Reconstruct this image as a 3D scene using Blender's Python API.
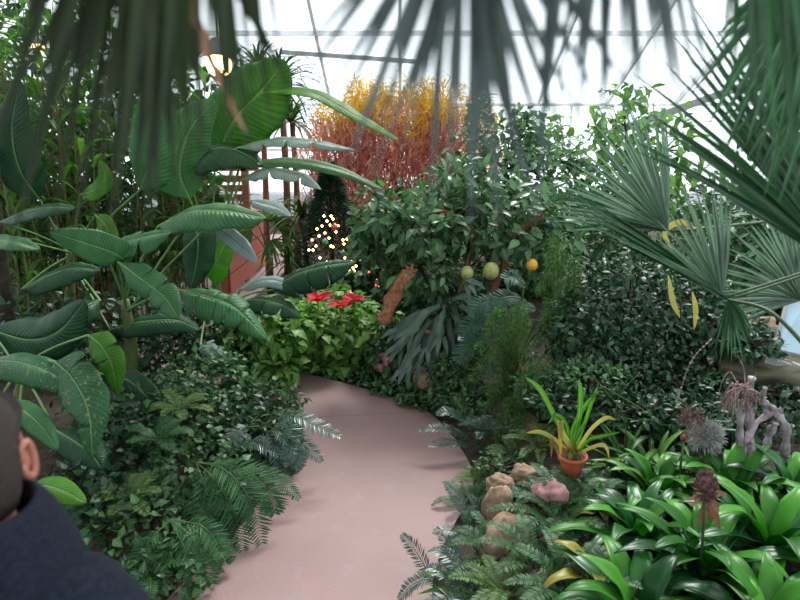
import bpy, math, random
import numpy as np
from mathutils import Vector, noise as mnoise
PI = math.pi
for o in list(bpy.data.objects): bpy.data.objects.remove(o)
sc = bpy.context.scene
COL = sc.collection

# ------------------------------------------------------------------ camera, sky, exposure
CAMH, FPX, PITCH = 2.05, 620.0, math.atan(150/620.0)
cd = bpy.data.cameras.new('camera'); cam = bpy.data.objects.new('camera', cd); COL.objects.link(cam)
cam.location = (0, 0, CAMH); cam.rotation_euler = (PI/2 - PITCH, 0, 0)
cd.sensor_width = 36; cd.lens = FPX/800*36; cd.clip_start = 0.02; cd.clip_end = 300
cd.dof.use_dof = True; cd.dof.focus_distance = 4.2; cd.dof.aperture_fstop = 3.4
sc.camera = cam

w = bpy.data.worlds.new('sky'); sc.world = w; w.use_nodes = True
bg = w.node_tree.nodes['Background']; bg.inputs[0].default_value = (0.90, 0.96, 1.0, 1); bg.inputs[1].default_value = 2.5
sun = bpy.data.lights.new('sun', 'SUN'); sun.energy = 6.0; sun.angle = math.radians(18); sun.color = (1, 0.97, 0.9)
so = bpy.data.objects.new('sun', sun); COL.objects.link(so); so.rotation_euler = (math.radians(-38), math.radians(14), 0)
sc.view_settings.view_transform = 'Standard'; sc.view_settings.look = 'None'
sc.view_settings.gamma = 1; sc.view_settings.use_curve_mapping = False
sc.view_settings.exposure = -0.3
sc.cycles.use_denoising = True
sc.cycles.max_bounces = 8; sc.cycles.transparent_max_bounces = 12
sc.cycles.diffuse_bounces = 4; sc.cycles.glossy_bounces = 2; sc.cycles.transmission_bounces = 4

def at(px, py, Y):
    u = (px-400)/FPX; v = (300-py)/FPX
    dy = math.cos(PITCH) + v*math.sin(PITCH); dz = -math.sin(PITCH) + v*math.cos(PITCH)
    t = Y/dy
    return np.array([u*t, Y, CAMH + dz*t])
def onz(px, py, z=0.0):
    u = (px-400)/FPX; v = (300-py)/FPX
    dy = math.cos(PITCH) + v*math.sin(PITCH); dz = -math.sin(PITCH) + v*math.cos(PITCH)
    t = (z-CAMH)/dz
    return np.array([u*t, dy*t, z])
def pxm(Y): return Y/FPX          # metres per pixel at depth Y (about)

# ------------------------------------------------------------------ maths
def nz(v):
    v = np.asarray(v, float); l = np.linalg.norm(v, axis=-1, keepdims=True); return v/np.maximum(l, 1e-9)
def A(*v): return np.array(v, float)
def spline(P, n):
    P = np.asarray(P, float)
    if len(P) == 2:
        t = np.linspace(0, 1, n)[:, None]; return P[0]*(1-t) + P[1]*t
    Q = np.vstack([2*P[0]-P[1], P, 2*P[-1]-P[-2]]); m = len(P)-1; out = []
    for s in np.linspace(0, m, n):
        i = min(int(s), m-1); t = s-i; a, b, c, d = Q[i], Q[i+1], Q[i+2], Q[i+3]
        out.append(0.5*(2*b + (c-a)*t + (2*a-5*b+4*c-d)*t*t + (3*b-a-3*c+d)*t**3))
    return np.array(out)
def arc(p0, az, e0, e1, L, n=10, twist=0.0, power=1.3):
    """a curve that leaves p0 at elevation e0 and bends to e1 (radians), length L"""
    p = np.array(p0, float); out = [p.copy()]
    for i in range(n-1):
        t = ((i+.5)/(n-1))**power; e = e0 + (e1-e0)*t; a = az + twist*t
        p = p + A(math.cos(e)*math.cos(a), math.cos(e)*math.sin(a), math.sin(e))*L/(n-1); out.append(p.copy())
    return np.array(out)
def frames(P, hint):
    T = nz(np.gradient(P, axis=0)); h = np.asarray(hint, float)
    if h.ndim == 1: h = np.repeat(h[None], len(P), 0)
    B = nz(np.cross(T, h)); N = nz(np.cross(B, T)); return T, B, N

# ------------------------------------------------------------------ mesh gathering
class MB:
    def __init__(s): s.v = []; s.f = []; s.a = []; s.n = 0
    def add(s, v, f, a=None):
        v = np.asarray(v, float).reshape(-1, 3); f = np.asarray(f, int).reshape(-1, 4)
        if a is None: a = np.zeros((len(v), 3))
        s.v.append(v); s.f.append(f + s.n); s.a.append(np.asarray(a, float).reshape(-1, 3)); s.n += len(v)
    def build(s, name, mat, parent=None, origin=None, smooth=True, flat=False):
        v = np.vstack(s.v); f = np.vstack(s.f); a = np.vstack(s.a)
        if origin is None and parent is not None: origin = ORG.get(parent.name, (0, 0, 0))
        if origin is None: origin = (0, 0, 0)
        me = bpy.data.meshes.new(name)
        me.vertices.add(len(v)); me.vertices.foreach_set('co', (v-np.array(origin)).astype(np.float32).ravel())
        me.loops.add(len(f)*4); me.loops.foreach_set('vertex_index', f.astype(np.int32).ravel())
        me.polygons.add(len(f)); me.polygons.foreach_set('loop_start', np.arange(0, len(f)*4, 4, dtype=np.int32))
        try: me.polygons.foreach_set('loop_total', np.full(len(f), 4, dtype=np.int32))
        except Exception: pass
        at_ = me.attributes.new('uvw', 'FLOAT_VECTOR', 'POINT'); at_.data.foreach_set('vector', a.astype(np.float32).ravel())
        me.update(calc_edges=True); me.validate()
        me.polygons.foreach_set('use_smooth', np.full(len(me.polygons), smooth))
        me.materials.append(mat)
        if mat.name in ('red_wood', 'white_metal', 'grey_metal', 'pale_blue_sheet', 'white_tag'): me.polygons.foreach_set('use_smooth', np.zeros(len(me.polygons), bool))
        o = bpy.data.objects.new(name, me); COL.objects.link(o)
        if parent is not None:
            o.parent = parent; ORG[o.name] = tuple(origin)
        else: o.location = origin; ORG[o.name] = tuple(origin)
        return o
ORG = {}
def grid_faces(nv, nu, wrap=False):
    f = []
    for i in range(nv-1):
        for j in range(nu if wrap else nu-1):
            k = (j+1) % nu
            f.append((i*nu+j, i*nu+k, (i+1)*nu+k, (i+1)*nu+j))
    return np.array(f)
def tube(mb, P, R, sides=6, tint=0.5, cap=True):
    P = np.asarray(P, float); R = np.broadcast_to(np.asarray(R, float), (len(P),))
    T = nz(np.gradient(P, axis=0)); h = A(0.31, 0.17, 0.93) if abs(T[:, 2]).mean() < .8 else A(0.9, .3, .1)
    B = nz(np.cross(T, h)); N = np.cross(B, T)
    th = np.arange(sides)*2*PI/sides
    V = P[:, None] + R[:, None, None]*(B[:, None]*np.cos(th)[None, :, None] + N[:, None]*np.sin(th)[None, :, None])
    a = np.zeros((len(P), sides, 3)); a[..., 1] = np.linspace(0, 1, len(P))[:, None]; a[..., 2] = tint
    if cap:
        V = np.concatenate([np.repeat(P[:1, None], sides, 1), V, np.repeat(P[-1:, None], sides, 1)]); a = np.concatenate([a[:1], a, a[-1:]])
    mb.add(V, grid_faces(len(V), sides, True), a)
def ribbon(mb, P, W, hint, fold=0.3, na=2, curl=0.0, tint=0.5, wave=0.0, seed=0):
    """strap: W = half widths; fold raises the edges (V section); wave ripples them"""
    P = np.asarray(P, float); T, B, N = frames(P, hint); n = len(P)
    W = np.asarray(W, float); s = np.linspace(-1, 1, na+1)
    V = np.zeros((n, na+1, 3)); a = np.zeros((n, na+1, 3))
    ph = np.linspace(0, 1, n)
    for j, u in enumerate(s):
        lift = abs(u)*math.sin(fold) + curl*u*u
        V[:, j] = P + B*(W*u*math.cos(fold))[:, None] + N*(W*lift + wave*abs(u)*W*np.sin(ph*17+seed+u*2))[:, None]
        a[:, j, 0] = u; a[:, j, 1] = ph; a[:, j, 2] = tint
    mb.add(V, grid_faces(n, na+1), a)
def prof(n, kind='lance'):
    t = np.linspace(0, 1, n)
    if kind == 'lance': w = np.sin(PI*np.clip(t*.93+.05, 0, 1))**.8
    elif kind == 'strap': w = np.minimum(1, (t*9+.45))*np.clip((1-t)*3.2, 0.0, 1)**.6
    elif kind == 'sword': w = (0.55+.45*np.minimum(1, t*3))*np.clip(1.02-t, 0, 1)**.55
    elif kind == 'brom': w = np.minimum(1, t*6+.6)*np.clip((1.01-t)*2.3, 0, 1)**.75
    elif kind == 'banana': w = np.clip(t*5+.02, 0, 1)**.6*np.clip((1-t)*2.4, 0, 1)**.55
    elif kind == 'ovate': w = np.sin(PI*np.clip(t, 0, 1)**.72)**.85
    elif kind == 'heart': w = np.clip(t*7+.05, 0, 1)**.5*np.clip((1-t)*1.25, 0, 1)**.8
    w = np.maximum(w, .015); return w
def leaf_tpl(kind='ovate', aspect=.55, fold=.3, droop=.25, nl=4, na=2):
    t = np.linspace(0, 1, nl+1); w = prof(nl+1, kind)*aspect/2
    w[0] = .02
    V = []; a = []
    for i in range(nl+1):
        for j in range(na+1):
            u = -1 + 2*j/na
            V.append((u*w[i]*math.cos(fold), t[i]*(1-droop*.25*t[i]), abs(u)*w[i]*math.sin(fold) - droop*t[i]**2*.5)); a.append((u, t[i], 0))
    return np.array(V), grid_faces(nl+1, na+1), np.array(a)
TPL = {'ivy': leaf_tpl('heart', .85, .22, .2), 'ovate': leaf_tpl('ovate', .5, .28, .3), 'heart': leaf_tpl('heart', .8, .25, .45),
       'lance': leaf_tpl('lance', .26, .3, .35), 'thin': leaf_tpl('lance', .09, .3, .5), 'pinna': leaf_tpl('lance', .24, .15, .15, 3),
       'fine': leaf_tpl('lance', .12, .1, .1, 2), 'curl': leaf_tpl('lance', .075, .5, 1.5, 5), 'needle': leaf_tpl('lance', .10, .1, .1, 2)}
def scatter(mb, tpl, pos, ydir, ndir, size, tint, xs=None):
    V, F, a = TPL[tpl] if isinstance(tpl, str) else tpl
    Y = nz(ydir); X = nz(np.cross(Y, ndir)); Z = np.cross(X, Y)
    R = np.stack([X, Y, Z], 1)                       # rows
    if xs is not None: R[:, 0] *= np.asarray(xs)[:, None]
    O = np.einsum('kc,ncd->nkd', V, R)*np.asarray(size)[:, None, None] + pos[:, None]
    N = len(pos); K = len(V)
    f = (F[None] + (np.arange(N)*K)[:, None, None]).reshape(-1, 4)
    aa = np.repeat(a[None], N, 0).copy(); aa[..., 2] = np.asarray(tint)[:, None]
    mb.add(O.reshape(-1, 3), f, aa.reshape(-1, 3))

# ------------------------------------------------------------------ materials
def nt(name):
    m = bpy.data.materials.new(name); m.use_nodes = True; t = m.node_tree
    return m, t, t.nodes['Principled BSDF'], t.nodes['Material Output']
def srgb(r, g, b):
    f = lambda c: (c/255/12.92 if c/255 <= .04045 else ((c/255+.055)/1.055)**2.4)
    return (f(r), f(g), f(b), 1)
def math_node(t, op, a, b=None, c=None):
    n = t.nodes.new('ShaderNodeMath'); n.operation = op
    for i, x in enumerate((a, b, c)):
        if x is None: continue
        if isinstance(x, (int, float)): n.inputs[i].default_value = x
        else: t.links.new(x, n.inputs[i])
    return n.outputs[0]
def mixc(t, fac, a, b):
    n = t.nodes.new('ShaderNodeMix'); n.data_type = 'RGBA'
    for k, x in ((0, fac), (6, a), (7, b)):
        if isinstance(x, (int, float)): n.inputs[k].default_value = x
        elif isinstance(x, tuple): n.inputs[k].default_value = x
        else: t.links.new(x, n.inputs[k])
    return n.outputs[2]
DK = .76
def leafmat(name, c1, c2, rough=.38, trans=.28, rib=None, ribw=.07, veins=0, spots=None, tip=None, spec=.28, nscale=9):
    """c1..c2 leaf colours (sRGB), picked by each leaf's own tint and a soft mottling"""
    def dk(c):
        g = sum(c)/3; return [max(2, min(255, (g+(x-g)*1.18)*DK)) for x in c]
    c1 = [x*.82 for x in dk(c1)]; c2 = dk(c2)
    m, t, p, out = nt(name); L = t.links.new
    at_ = t.nodes.new('ShaderNodeAttribute'); at_.attribute_name = 'uvw'
    sp = t.nodes.new('ShaderNodeSeparateXYZ'); L(at_.outputs['Vector'], sp.inputs[0])
    nz_ = t.nodes.new('ShaderNodeTexNoise'); nz_.inputs['Scale'].default_value = nscale; nz_.inputs['Detail'].default_value = 3
    tc = t.nodes.new('ShaderNodeTexCoord'); L(tc.outputs['Object'], nz_.inputs['Vector'])
    f = math_node(t, 'ADD', math_node(t, 'MULTIPLY', sp.outputs[2], .8), math_node(t, 'MULTIPLY', nz_.outputs['Fac'], .9))
    f = math_node(t, 'SUBTRACT', f, .35); f = math_node(t, 'MINIMUM', math_node(t, 'MAXIMUM', f, 0.), 1.)
    col = mixc(t, f, srgb(*c1), srgb(*c2))
    au = math_node(t, 'ABSOLUTE', sp.outputs[0])
    if tip:
        g = math_node(t, 'MULTIPLY', math_node(t, 'MAXIMUM', math_node(t, 'SUBTRACT', sp.outputs[1], .72), 0.), 2.6)
        col = mixc(t, g, col, srgb(*tip))
    if spots:
        n2 = t.nodes.new('ShaderNodeTexNoise'); n2.inputs['Scale'].default_value = 45; L(tc.outputs['Object'], n2.inputs['Vector'])
        g = math_node(t, 'MULTIPLY', math_node(t, 'MAXIMUM', math_node(t, 'SUBTRACT', n2.outputs['Fac'], .62), 0.), 9.); g = math_node(t, 'MINIMUM', g, .7)
        col = mixc(t, g, col, srgb(*spots))
    if veins:
        ph = math_node(t, 'SUBTRACT', math_node(t, 'MULTIPLY', sp.outputs[1], float(veins)), math_node(t, 'MULTIPLY', au, veins*.13))
        s = math_node(t, 'SINE', math_node(t, 'MULTIPLY', ph, 2*PI))
        s2 = math_node(t, 'SINE', math_node(t, 'MULTIPLY', ph, 2*PI*2.7))
        hgt = math_node(t, 'ADD', s, math_node(t, 'MULTIPLY', s2, .5))
        col = mixc(t, math_node(t, 'MULTIPLY', math_node(t, 'ADD', s, 1.), .13), col, srgb(*[min(255, int(x*1.15+6)) for x in c2]))
        b = t.nodes.new('ShaderNodeBump'); b.inputs['Strength'].default_value = .45; b.inputs['Distance'].default_value = .004
        L(hgt, b.inputs['Height']); L(b.outputs[0], p.inputs['Normal'])
    if rib:
        g = math_node(t, 'LESS_THAN', au, ribw); col = mixc(t, math_node(t, 'MULTIPLY', g, .8), col, srgb(*rib))
    L(col, p.inputs['Base Color']); p.inputs['Roughness'].default_value = rough
    p.inputs['Specular IOR Level'].default_value = spec
    if trans > 0:
        tr = t.nodes.new('ShaderNodeBsdfTranslucent'); mx = t.nodes.new('ShaderNodeMixShader'); mx.inputs[0].default_value = trans
        hs = t.nodes.new('ShaderNodeHueSaturation'); hs.inputs['Saturation'].default_value = 1.15; hs.inputs['Value'].default_value = 1.7
        L(col, hs.inputs['Color']); L(hs.outputs[0], tr.inputs['Color']); L(p.outputs[0], mx.inputs[1]); L(tr.outputs[0], mx.inputs[2]); L(mx.outputs[0], out.inputs[0])
    return m
def plain(name, c1, c2=None, rough=.7, scale=8, bump=0, bdist=.01, spec=.4, metal=0, detail=5, stretch=None):
    m, t, p, out = nt(name); L = t.links.new
    tc = t.nodes.new('ShaderNodeTexCoord'); n = t.nodes.new('ShaderNodeTexNoise'); n.inputs['Scale'].default_value = scale; n.inputs['Detail'].default_value = detail
    if stretch:
        mp = t.nodes.new('ShaderNodeMapping'); mp.inputs['Scale'].default_value = stretch; L(tc.outputs['Object'], mp.inputs[0]); L(mp.outputs[0], n.inputs['Vector'])
    else: L(tc.outputs['Object'], n.inputs['Vector'])
    g = math_node(t, 'MULTIPLY', math_node(t, 'SUBTRACT', n.outputs['Fac'], .3), 2.4)
    g = math_node(t, 'MINIMUM', math_node(t, 'MAXIMUM', g, 0.), 1.)
    L(mixc(t, g, srgb(*c1), srgb(*(c2 or c1))), p.inputs['Base Color'])
    p.inputs['Roughness'].default_value = rough; p.inputs['Specular IOR Level'].default_value = spec; p.inputs['Metallic'].default_value = metal
    if bump:
        b = t.nodes.new('ShaderNodeBump'); b.inputs['Strength'].default_value = bump; b.inputs['Distance'].default_value = bdist
        L(n.outputs['Fac'], b.inputs['Height']); L(b.outputs[0], p.inputs['Normal'])
    return m
def emis(name, c, s):
    m, t, p, out = nt(name); p.inputs['Base Color'].default_value = srgb(*c); p.inputs['Emission Color'].default_value = srgb(*c); p.inputs['Emission Strength'].default_value = s
    return m
def glassmat(name, tint=(.95, .98, 1.0), op=.06):
    m, t, p, out = nt(name); L = t.links.new
    tr = t.nodes.new('ShaderNodeBsdfTransparent'); tr.inputs[0].default_value = (*tint, 1)
    gl = t.nodes.new('ShaderNodeBsdfGlossy'); gl.inputs['Roughness'].default_value = .05
    mx = t.nodes.new('ShaderNodeMixShader'); mx.inputs[0].default_value = op
    L(tr.outputs[0], mx.inputs[1]); L(gl.outputs[0], mx.inputs[2]); L(mx.outputs[0], out.inputs[0]); return m

M = {
 'soil': plain('soil', (38, 30, 24), (66, 54, 42), .95, 14, .8, .03),
 'snow': plain('pale_ground', (200, 205, 210), (225, 228, 232), .9, 2),
 'white': plain('white_metal', (215, 218, 220), (232, 234, 236), .4, 3),
 'grey': plain('grey_metal', (120, 122, 124), (150, 150, 150), .5, 5),
 'glass': glassmat('glass'),
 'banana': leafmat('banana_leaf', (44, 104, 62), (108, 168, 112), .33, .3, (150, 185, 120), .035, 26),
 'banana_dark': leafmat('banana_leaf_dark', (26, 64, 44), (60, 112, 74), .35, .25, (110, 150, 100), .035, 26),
 'banana_spot': leafmat('banana_leaf_spotted', (44, 98, 64), (96, 152, 104), .33, .28, (160, 190, 130), .035, 26, spots=(170, 160, 100)),
 'banana_lime': leafmat('banana_leaf_lime', (70, 140, 50), (130, 190, 78), .4, .42, (180, 210, 130), .035, 22),
 'banana_pale': leafmat('banana_leaf_pale', (120, 160, 155), (200, 222, 220), .3, .3, (190, 205, 180), .035, 26),
 'rib': plain('leaf_rib', (84, 122, 70), (112, 148, 88), .5, 9),
 'petiole_d': plain('petiole_dark', (38, 62, 34), (60, 84, 46), .5, 8),
 'banana_mid': leafmat('banana_leaf_mid', (52, 116, 42), (92, 156, 62), .4, .38, (120, 160, 80), .035, 22),
 'stem': plain('banana_stem', (70, 88, 48), (108, 112, 66), .6, 9, .3, stretch=(6, 6, 1)),
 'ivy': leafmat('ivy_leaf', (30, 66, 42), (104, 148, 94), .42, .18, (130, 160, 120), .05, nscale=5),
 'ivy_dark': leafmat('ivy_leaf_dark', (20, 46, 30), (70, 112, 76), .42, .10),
 'hedge': leafmat('bright_hedge_leaf', (60, 124, 54), (168, 214, 122), .5, .3, (150, 190, 110), .05),
 'fern': leafmat('fern_frond', (26, 68, 38), (74, 130, 74), .5, .15),
 'fern_dark': leafmat('fern_frond_dark', (26, 58, 52), (86, 126, 116), .32, .15, spec=.6),
 'fern_light': leafmat('fern_frond_light', (82, 124, 66), (142, 172, 104), .5, .3),
 'asparagus': leafmat('feathery_fern', (62, 104, 54), (112, 150, 84), .6, .3),
 'citrus': leafmat('citrus_leaf', (38, 82, 50), (134, 172, 124), .3, .25, (120, 160, 100), .06),
 'rust': leafmat('rust_leaf', (214, 112, 104), (255, 206, 184), .5, .58),
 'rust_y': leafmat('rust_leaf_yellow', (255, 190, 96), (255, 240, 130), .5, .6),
 'spruce': leafmat('spruce_needles', (22, 48, 32), (48, 84, 52), .5, .1),
 'stag': leafmat('staghorn_frond', (40, 70, 58), (112, 140, 124), .42, .12, spec=.5),
 'philo': leafmat('lobed_leaf', (40, 80, 62), (84, 128, 104), .4, .2),
 'palm': leafmat('palm_segment', (30, 72, 44), (72, 116, 76), .36, .22, (110, 150, 110), .1),
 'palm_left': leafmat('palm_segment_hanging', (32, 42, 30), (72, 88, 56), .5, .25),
 'palm_fore': leafmat('palm_segment_overhead', (66, 80, 82), (120, 132, 134), .4, .5, (110, 120, 110), .1),
 'palm_hi': leafmat('palm_segment_greyish', (66, 104, 78), (128, 160, 132), .3, .25, (150, 180, 150), .1, spec=.6),
 'palm_dry': leafmat('palm_segment_dry', (120, 118, 60), (168, 160, 92), .5, .35),
 'petiole': plain('petiole', (48, 76, 38), (78, 106, 54), .5, 8),
 'brom': leafmat('bromeliad_leaf', (52, 130, 44), (116, 196, 80), .36, .36, spec=.28, nscale=3),
 'brom_dark': leafmat('bromeliad_leaf_dark', (26, 82, 40), (68, 138, 68), .32, .25, spec=.35, nscale=3),
 'brom_yellow': leafmat('bromeliad_leaf_yellow', (150, 160, 60), (200, 190, 90), .35, .3, tip=(150, 110, 60)),
 'strap': leafmat('strap_leaf', (70, 136, 54), (124, 178, 84), .35, .3, (150, 190, 100), .1),
 'strap_y': leafmat('strap_leaf_yellow', (178, 172, 92), (222, 216, 140), .4, .35, tip=(170, 120, 60)),
 'strap_d': leafmat('strap_leaf_deep', (40, 90, 46), (78, 130, 70), .35, .25),
 'reed': leafmat('reed_leaf', (66, 120, 56), (136, 180, 92), .4, .4),
 'reed_d': leafmat('reed_leaf_dark', (34, 76, 42), (82, 124, 66), .4, .3),
 'pinkstrip': leafmat('dry_strip', (200, 150, 130), (240, 196, 176), .5, .5),
 'tan': leafmat('dry_leaf', (150, 120, 80), (196, 160, 112), .7, .2),
 'terra': plain('terracotta', (158, 74, 48), (184, 98, 66), .75, 14, .2),
 'rock': plain('path_rock', (96, 82, 68), (178, 146, 124), .9, 9, .9, .03),
 'rock_d': plain('bank_rock', (52, 54, 40), (88, 84, 66), .95, 4, .9, .04),
 'rock_p': plain('pink_rock', (92, 64, 66), (206, 150, 150), .85, 13, .8, .02),
 'bark': plain('bark', (86, 58, 44), (134, 92, 66), .9, 20, .9, .02, stretch=(2, 2, .6)),
 'bark_d': plain('bark_dark', (36, 32, 26), (62, 52, 40), .9, 20, .8, .02),
 'logm': plain('log_bark', (110, 70, 52), (176, 118, 86), .95, 26, 1, .03),
 'redwood': plain('red_wood', (140, 66, 52), (180, 98, 76), .6, 6, .2, stretch=(1, 8, 8)),
 'drift': plain('driftwood', (104, 94, 98), (178, 166, 170), .8, 22, .6, .01),
 'airp': leafmat('air_plant', (170, 172, 172), (235, 237, 232), .8, .1),
 'dryroot': plain('dry_root', (98, 76, 76), (168, 140, 136), .85, 18, .3),
 'dryflower': plain('dried_flower', (84, 60, 60), (140, 104, 98), .9, 60, .8, .01),
 'drybract': leafmat('dried_bract', (132, 98, 84), (190, 150, 130), .7, .15),
 'redleaf': leafmat('poinsettia_bract', (225, 8, 30), (255, 30, 60), .6, .4),
 'darkred': leafmat('dark_red_leaf', (92, 20, 32), (140, 44, 52), .4, .2),
 'pinkball': plain('pink_ball', (196, 40, 64), (206, 52, 76), .2, 3, spec=.7),
 'redball': plain('red_ball', (170, 20, 26), None, .2, 3, spec=.7),
 'greenball': plain('green_ball', (60, 140, 90), None, .25, 3, spec=.7),
 'bulb': emis('warm_bulb', (255, 214, 150), 9), 'bulbr': emis('red_bulb', (255, 110, 80), 4),
 'lamp': emis('lamp_glow', (255, 220, 140), 60), 'wire': plain('wire', (26, 40, 28)),
 'fruit_g': plain('green_fruit', (150, 158, 92), (176, 180, 112), .5, 30, .2, .003), 'fruit_o': plain('orange_fruit', (214, 160, 52), (226, 176, 70), .45, 40, .2, .003),
 'tag': plain('white_tag', (225, 228, 232)), 'sheet': plain('pale_blue_sheet', (150, 176, 190), (170, 194, 206), .5, 2),
 'skin': plain('skin', (176, 112, 96), (196, 130, 112), .5, 12), 'hair': plain('short_hair', (44, 36, 34), (70, 58, 55), .8, 220, .8, .004),
 'jacket': plain('navy_wool', (17, 20, 31), (34, 39, 55), .92, 90, .5, .003, spec=.2, stretch=(1, 1, 3)), 'trouser': plain('dark_trousers', (30, 32, 38), (44, 46, 52), .9, 40), 'shoe': plain('black_leather', (22, 20, 20), None, .4),
}
# path: mauve concrete with faint stains and a shallow joint
def pathmat():
    m, t, p, out = nt('path_concrete'); L = t.links.new
    tc = t.nodes.new('ShaderNodeTexCoord')
    def N(s, d): n = t.nodes.new('ShaderNodeTexNoise'); n.inputs['Scale'].default_value = s; n.inputs['Detail'].default_value = d; L(tc.outputs['Object'], n.inputs['Vector']); return n.outputs['Fac']
    a = N(1.6, 4); b = N(60, 4); c = N(9, 6)
    col = mixc(t, math_node(t, 'MULTIPLY', a, 1.), srgb(120, 94, 94), srgb(150, 119, 115))
    g = math_node(t, 'MINIMUM', math_node(t, 'MULTIPLY', math_node(t, 'MAXIMUM', math_node(t, 'SUBTRACT', c, .56), 0.), 4.), .5)
    col = mixc(t, g, col, srgb(136, 118, 124))
    col = mixc(t, math_node(t, 'MULTIPLY', b, .25), col, srgb(120, 96, 92))
    so_ = t.nodes.new('ShaderNodeSeparateXYZ'); L(tc.outputs['Object'], so_.inputs[0])
    g = math_node(t, 'ABSOLUTE', math_node(t, 'SUBTRACT', math_node(t, 'SUBTRACT', so_.outputs[1], math_node(t, 'MULTIPLY', so_.outputs[0], .12)), 4.62))
    col = mixc(t, math_node(t, 'MULTIPLY', math_node(t, 'LESS_THAN', g, .008), .45), col, srgb(96, 76, 74))
    L(col, p.inputs['Base Color']); p.inputs['Roughness'].default_value = .62
    bm_ = t.nodes.new('ShaderNodeBump'); bm_.inputs['Strength'].default_value = .25; bm_.inputs['Distance'].default_value = .01; L(b, bm_.inputs['Height']); L(bm_.outputs[0], p.inputs['Normal'])
    return m
M['path'] = pathmat()

# ------------------------------------------------------------------ things
def tag(o, label, cat, group=None, kind=None):
    o['label'] = label; o['category'] = cat
    if group: o['group'] = group
    if kind: o['kind'] = kind
    return o
def thing(name, loc, label, cat, group=None):
    o = bpy.data.objects.new(name, None); COL.objects.link(o); o.location = tuple(loc); ORG[o.name] = tuple(loc); o.empty_display_size = .1
    return tag(o, label, cat, group)
def struct(name, mb, mat, smooth=False):
    o = mb.build(name, mat, smooth=smooth); o['kind'] = 'structure'; return o
def box(mb, c, s, rz=0.0, rx=0.0, ry=0.0):
    c = np.array(c, float); h = np.array(s, float)/2
    V = np.array([(x, y, z) for x in (-1, 1) for y in (-1, 1) for z in (-1, 1)], float)*h
    cx, sx, cy, sy, cz, sz = math.cos(rx), math.sin(rx), math.cos(ry), math.sin(ry), math.cos(rz), math.sin(rz)
    R = np.array([[cz, -sz, 0], [sz, cz, 0], [0, 0, 1]]) @ np.array([[cy, 0, sy], [0, 1, 0], [-sy, 0, cy]]) @ np.array([[1, 0, 0], [0, cx, -sx], [0, sx, cx]])
    mb.add(V @ R.T + c, [(0, 1, 3, 2), (4, 6, 7, 5), (0, 4, 5, 1), (2, 3, 7, 6), (0, 2, 6, 4), (1, 5, 7, 3)])
def bar(mb, a, b, w, h):
    a = A(*a); b = A(*b); T = nz(b-a); up = A(0, 0, 1) if abs(T[2]) < .9 else A(1, 0, 0)
    B = nz(np.cross(T, up))*w/2; N = nz(np.cross(B, T))*h/2
    V = [p+i*B+j*N for p in (a, b) for i, j in ((-1, -1), (1, -1), (1, 1), (-1, 1))]
    mb.add(V, [(0, 1, 2, 3), (4, 7, 6, 5), (0, 4, 5, 1), (1, 5, 6, 2), (2, 6, 7, 3), (3, 7, 4, 0)])
def lathe(mb, c, prof_, sides=20, axis=(0, 0, 1)):
    th = np.arange(sides)*2*PI/sides; ax = nz(axis); h = A(1, 0, 0) if abs(ax[0]) < .8 else A(0, 1, 0)
    X = nz(np.cross(ax, h)); Yv = np.cross(ax, X)
    V = np.array([[np.array(c)+ax*z+r*(X*math.cos(k)+Yv*math.sin(k)) for k in th] for r, z in prof_])
    a = np.zeros((len(prof_), sides, 3)); a[..., 1] = np.linspace(0, 1, len(prof_))[:, None]; a[..., 2] = .5
    mb.add(V, grid_faces(len(prof_), sides, True), a)
def ball(mb, c, r, sq=(1, 1, 1), n=14):
    p = [(math.sin(PI*i/n)*r+1e-4, -math.cos(PI*i/n)*r) for i in range(n+1)]
    m2 = MB(); lathe(m2, (0, 0, 0), p, n+4); mb.add(m2.v[0]*np.array(sq)+np.array(c), m2.f[0], m2.a[0])
def fnoise(P, s, seed=0):
    return np.array([mnoise.noise(Vector((p[0]*s+seed, p[1]*s, p[2]*s))) for p in P])

# ------------------------------------------------------------------ terrain
LE = [(-1.05, -4.), (-1.05, 0), (-1.12, 2.2)] + [tuple(onz(x, y)[:2]) for x, y in ((205, 565), (245, 520), (275, 480), (292, 440), (285, 405))] + [(-1.9, 5.35), (-3.1, 6.6), (-3.5, 8.5), (-3.4, 10.5), (-3.2, 15.5)]
RE = [(.12, -4.), (.12, 0), (.14, 2.2)] + [tuple(onz(x, y)[:2]) for x, y in ((438, 560), (462, 510), (474, 482), (462, 450), (428, 412), (370, 390))] + [(-1.35, 5.9), (-2.0, 6.9), (-2.1, 8.5), (-2.0, 10.5), (-1.9, 15.5)]
LEs, REs = spline(LE, 90), spline(RE, 90)
PC = (LEs+REs)/2
def pdist(x, y):
    """signed distance outside the path (negative on it) and side (-1 left, 1 right)"""
    q = np.array([x, y]); d = np.linalg.norm(PC-q, axis=1); i = int(d.argmin())
    hw = np.linalg.norm(LEs[i]-REs[i])/2; side = 1 if np.linalg.norm(REs[i]-q) < np.linalg.norm(LEs[i]-q) else -1
    return d[i]-hw, side
def ss(a, b, x): t = min(1, max(0, (x-a)/(b-a))); return t*t*(3-2*t)
def H(x, y):
    d, s = pdist(x, y)
    if s < 0: h = .22*ss(0., .6, d) + .25*ss(.5, 2.5, d)
    else:     h = .30*ss(0., .40, d) + .18*ss(.5, 2.4, d) if y < 4.6 else .14*ss(0, .5, d)+.3*ss(.6, 3, d)
    if s > 0 and 4.2 < y < 5.0:
        t = ss(4.2, 5.0, y); h = (.30*ss(0., .40, d) + .18*ss(.5, 2.4, d))*(1-t)+(.14*ss(0, .5, d)+.3*ss(.6, 3, d))*t
    return h - .03
mb = MB(); nx, ny = 150, 170
xs = np.linspace(-9, 9, nx); ys = np.linspace(-5, 16.9, ny)
V = np.array([[(x, y, H(x, y)) for x in xs] for y in ys]).reshape(-1, 3)
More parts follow.
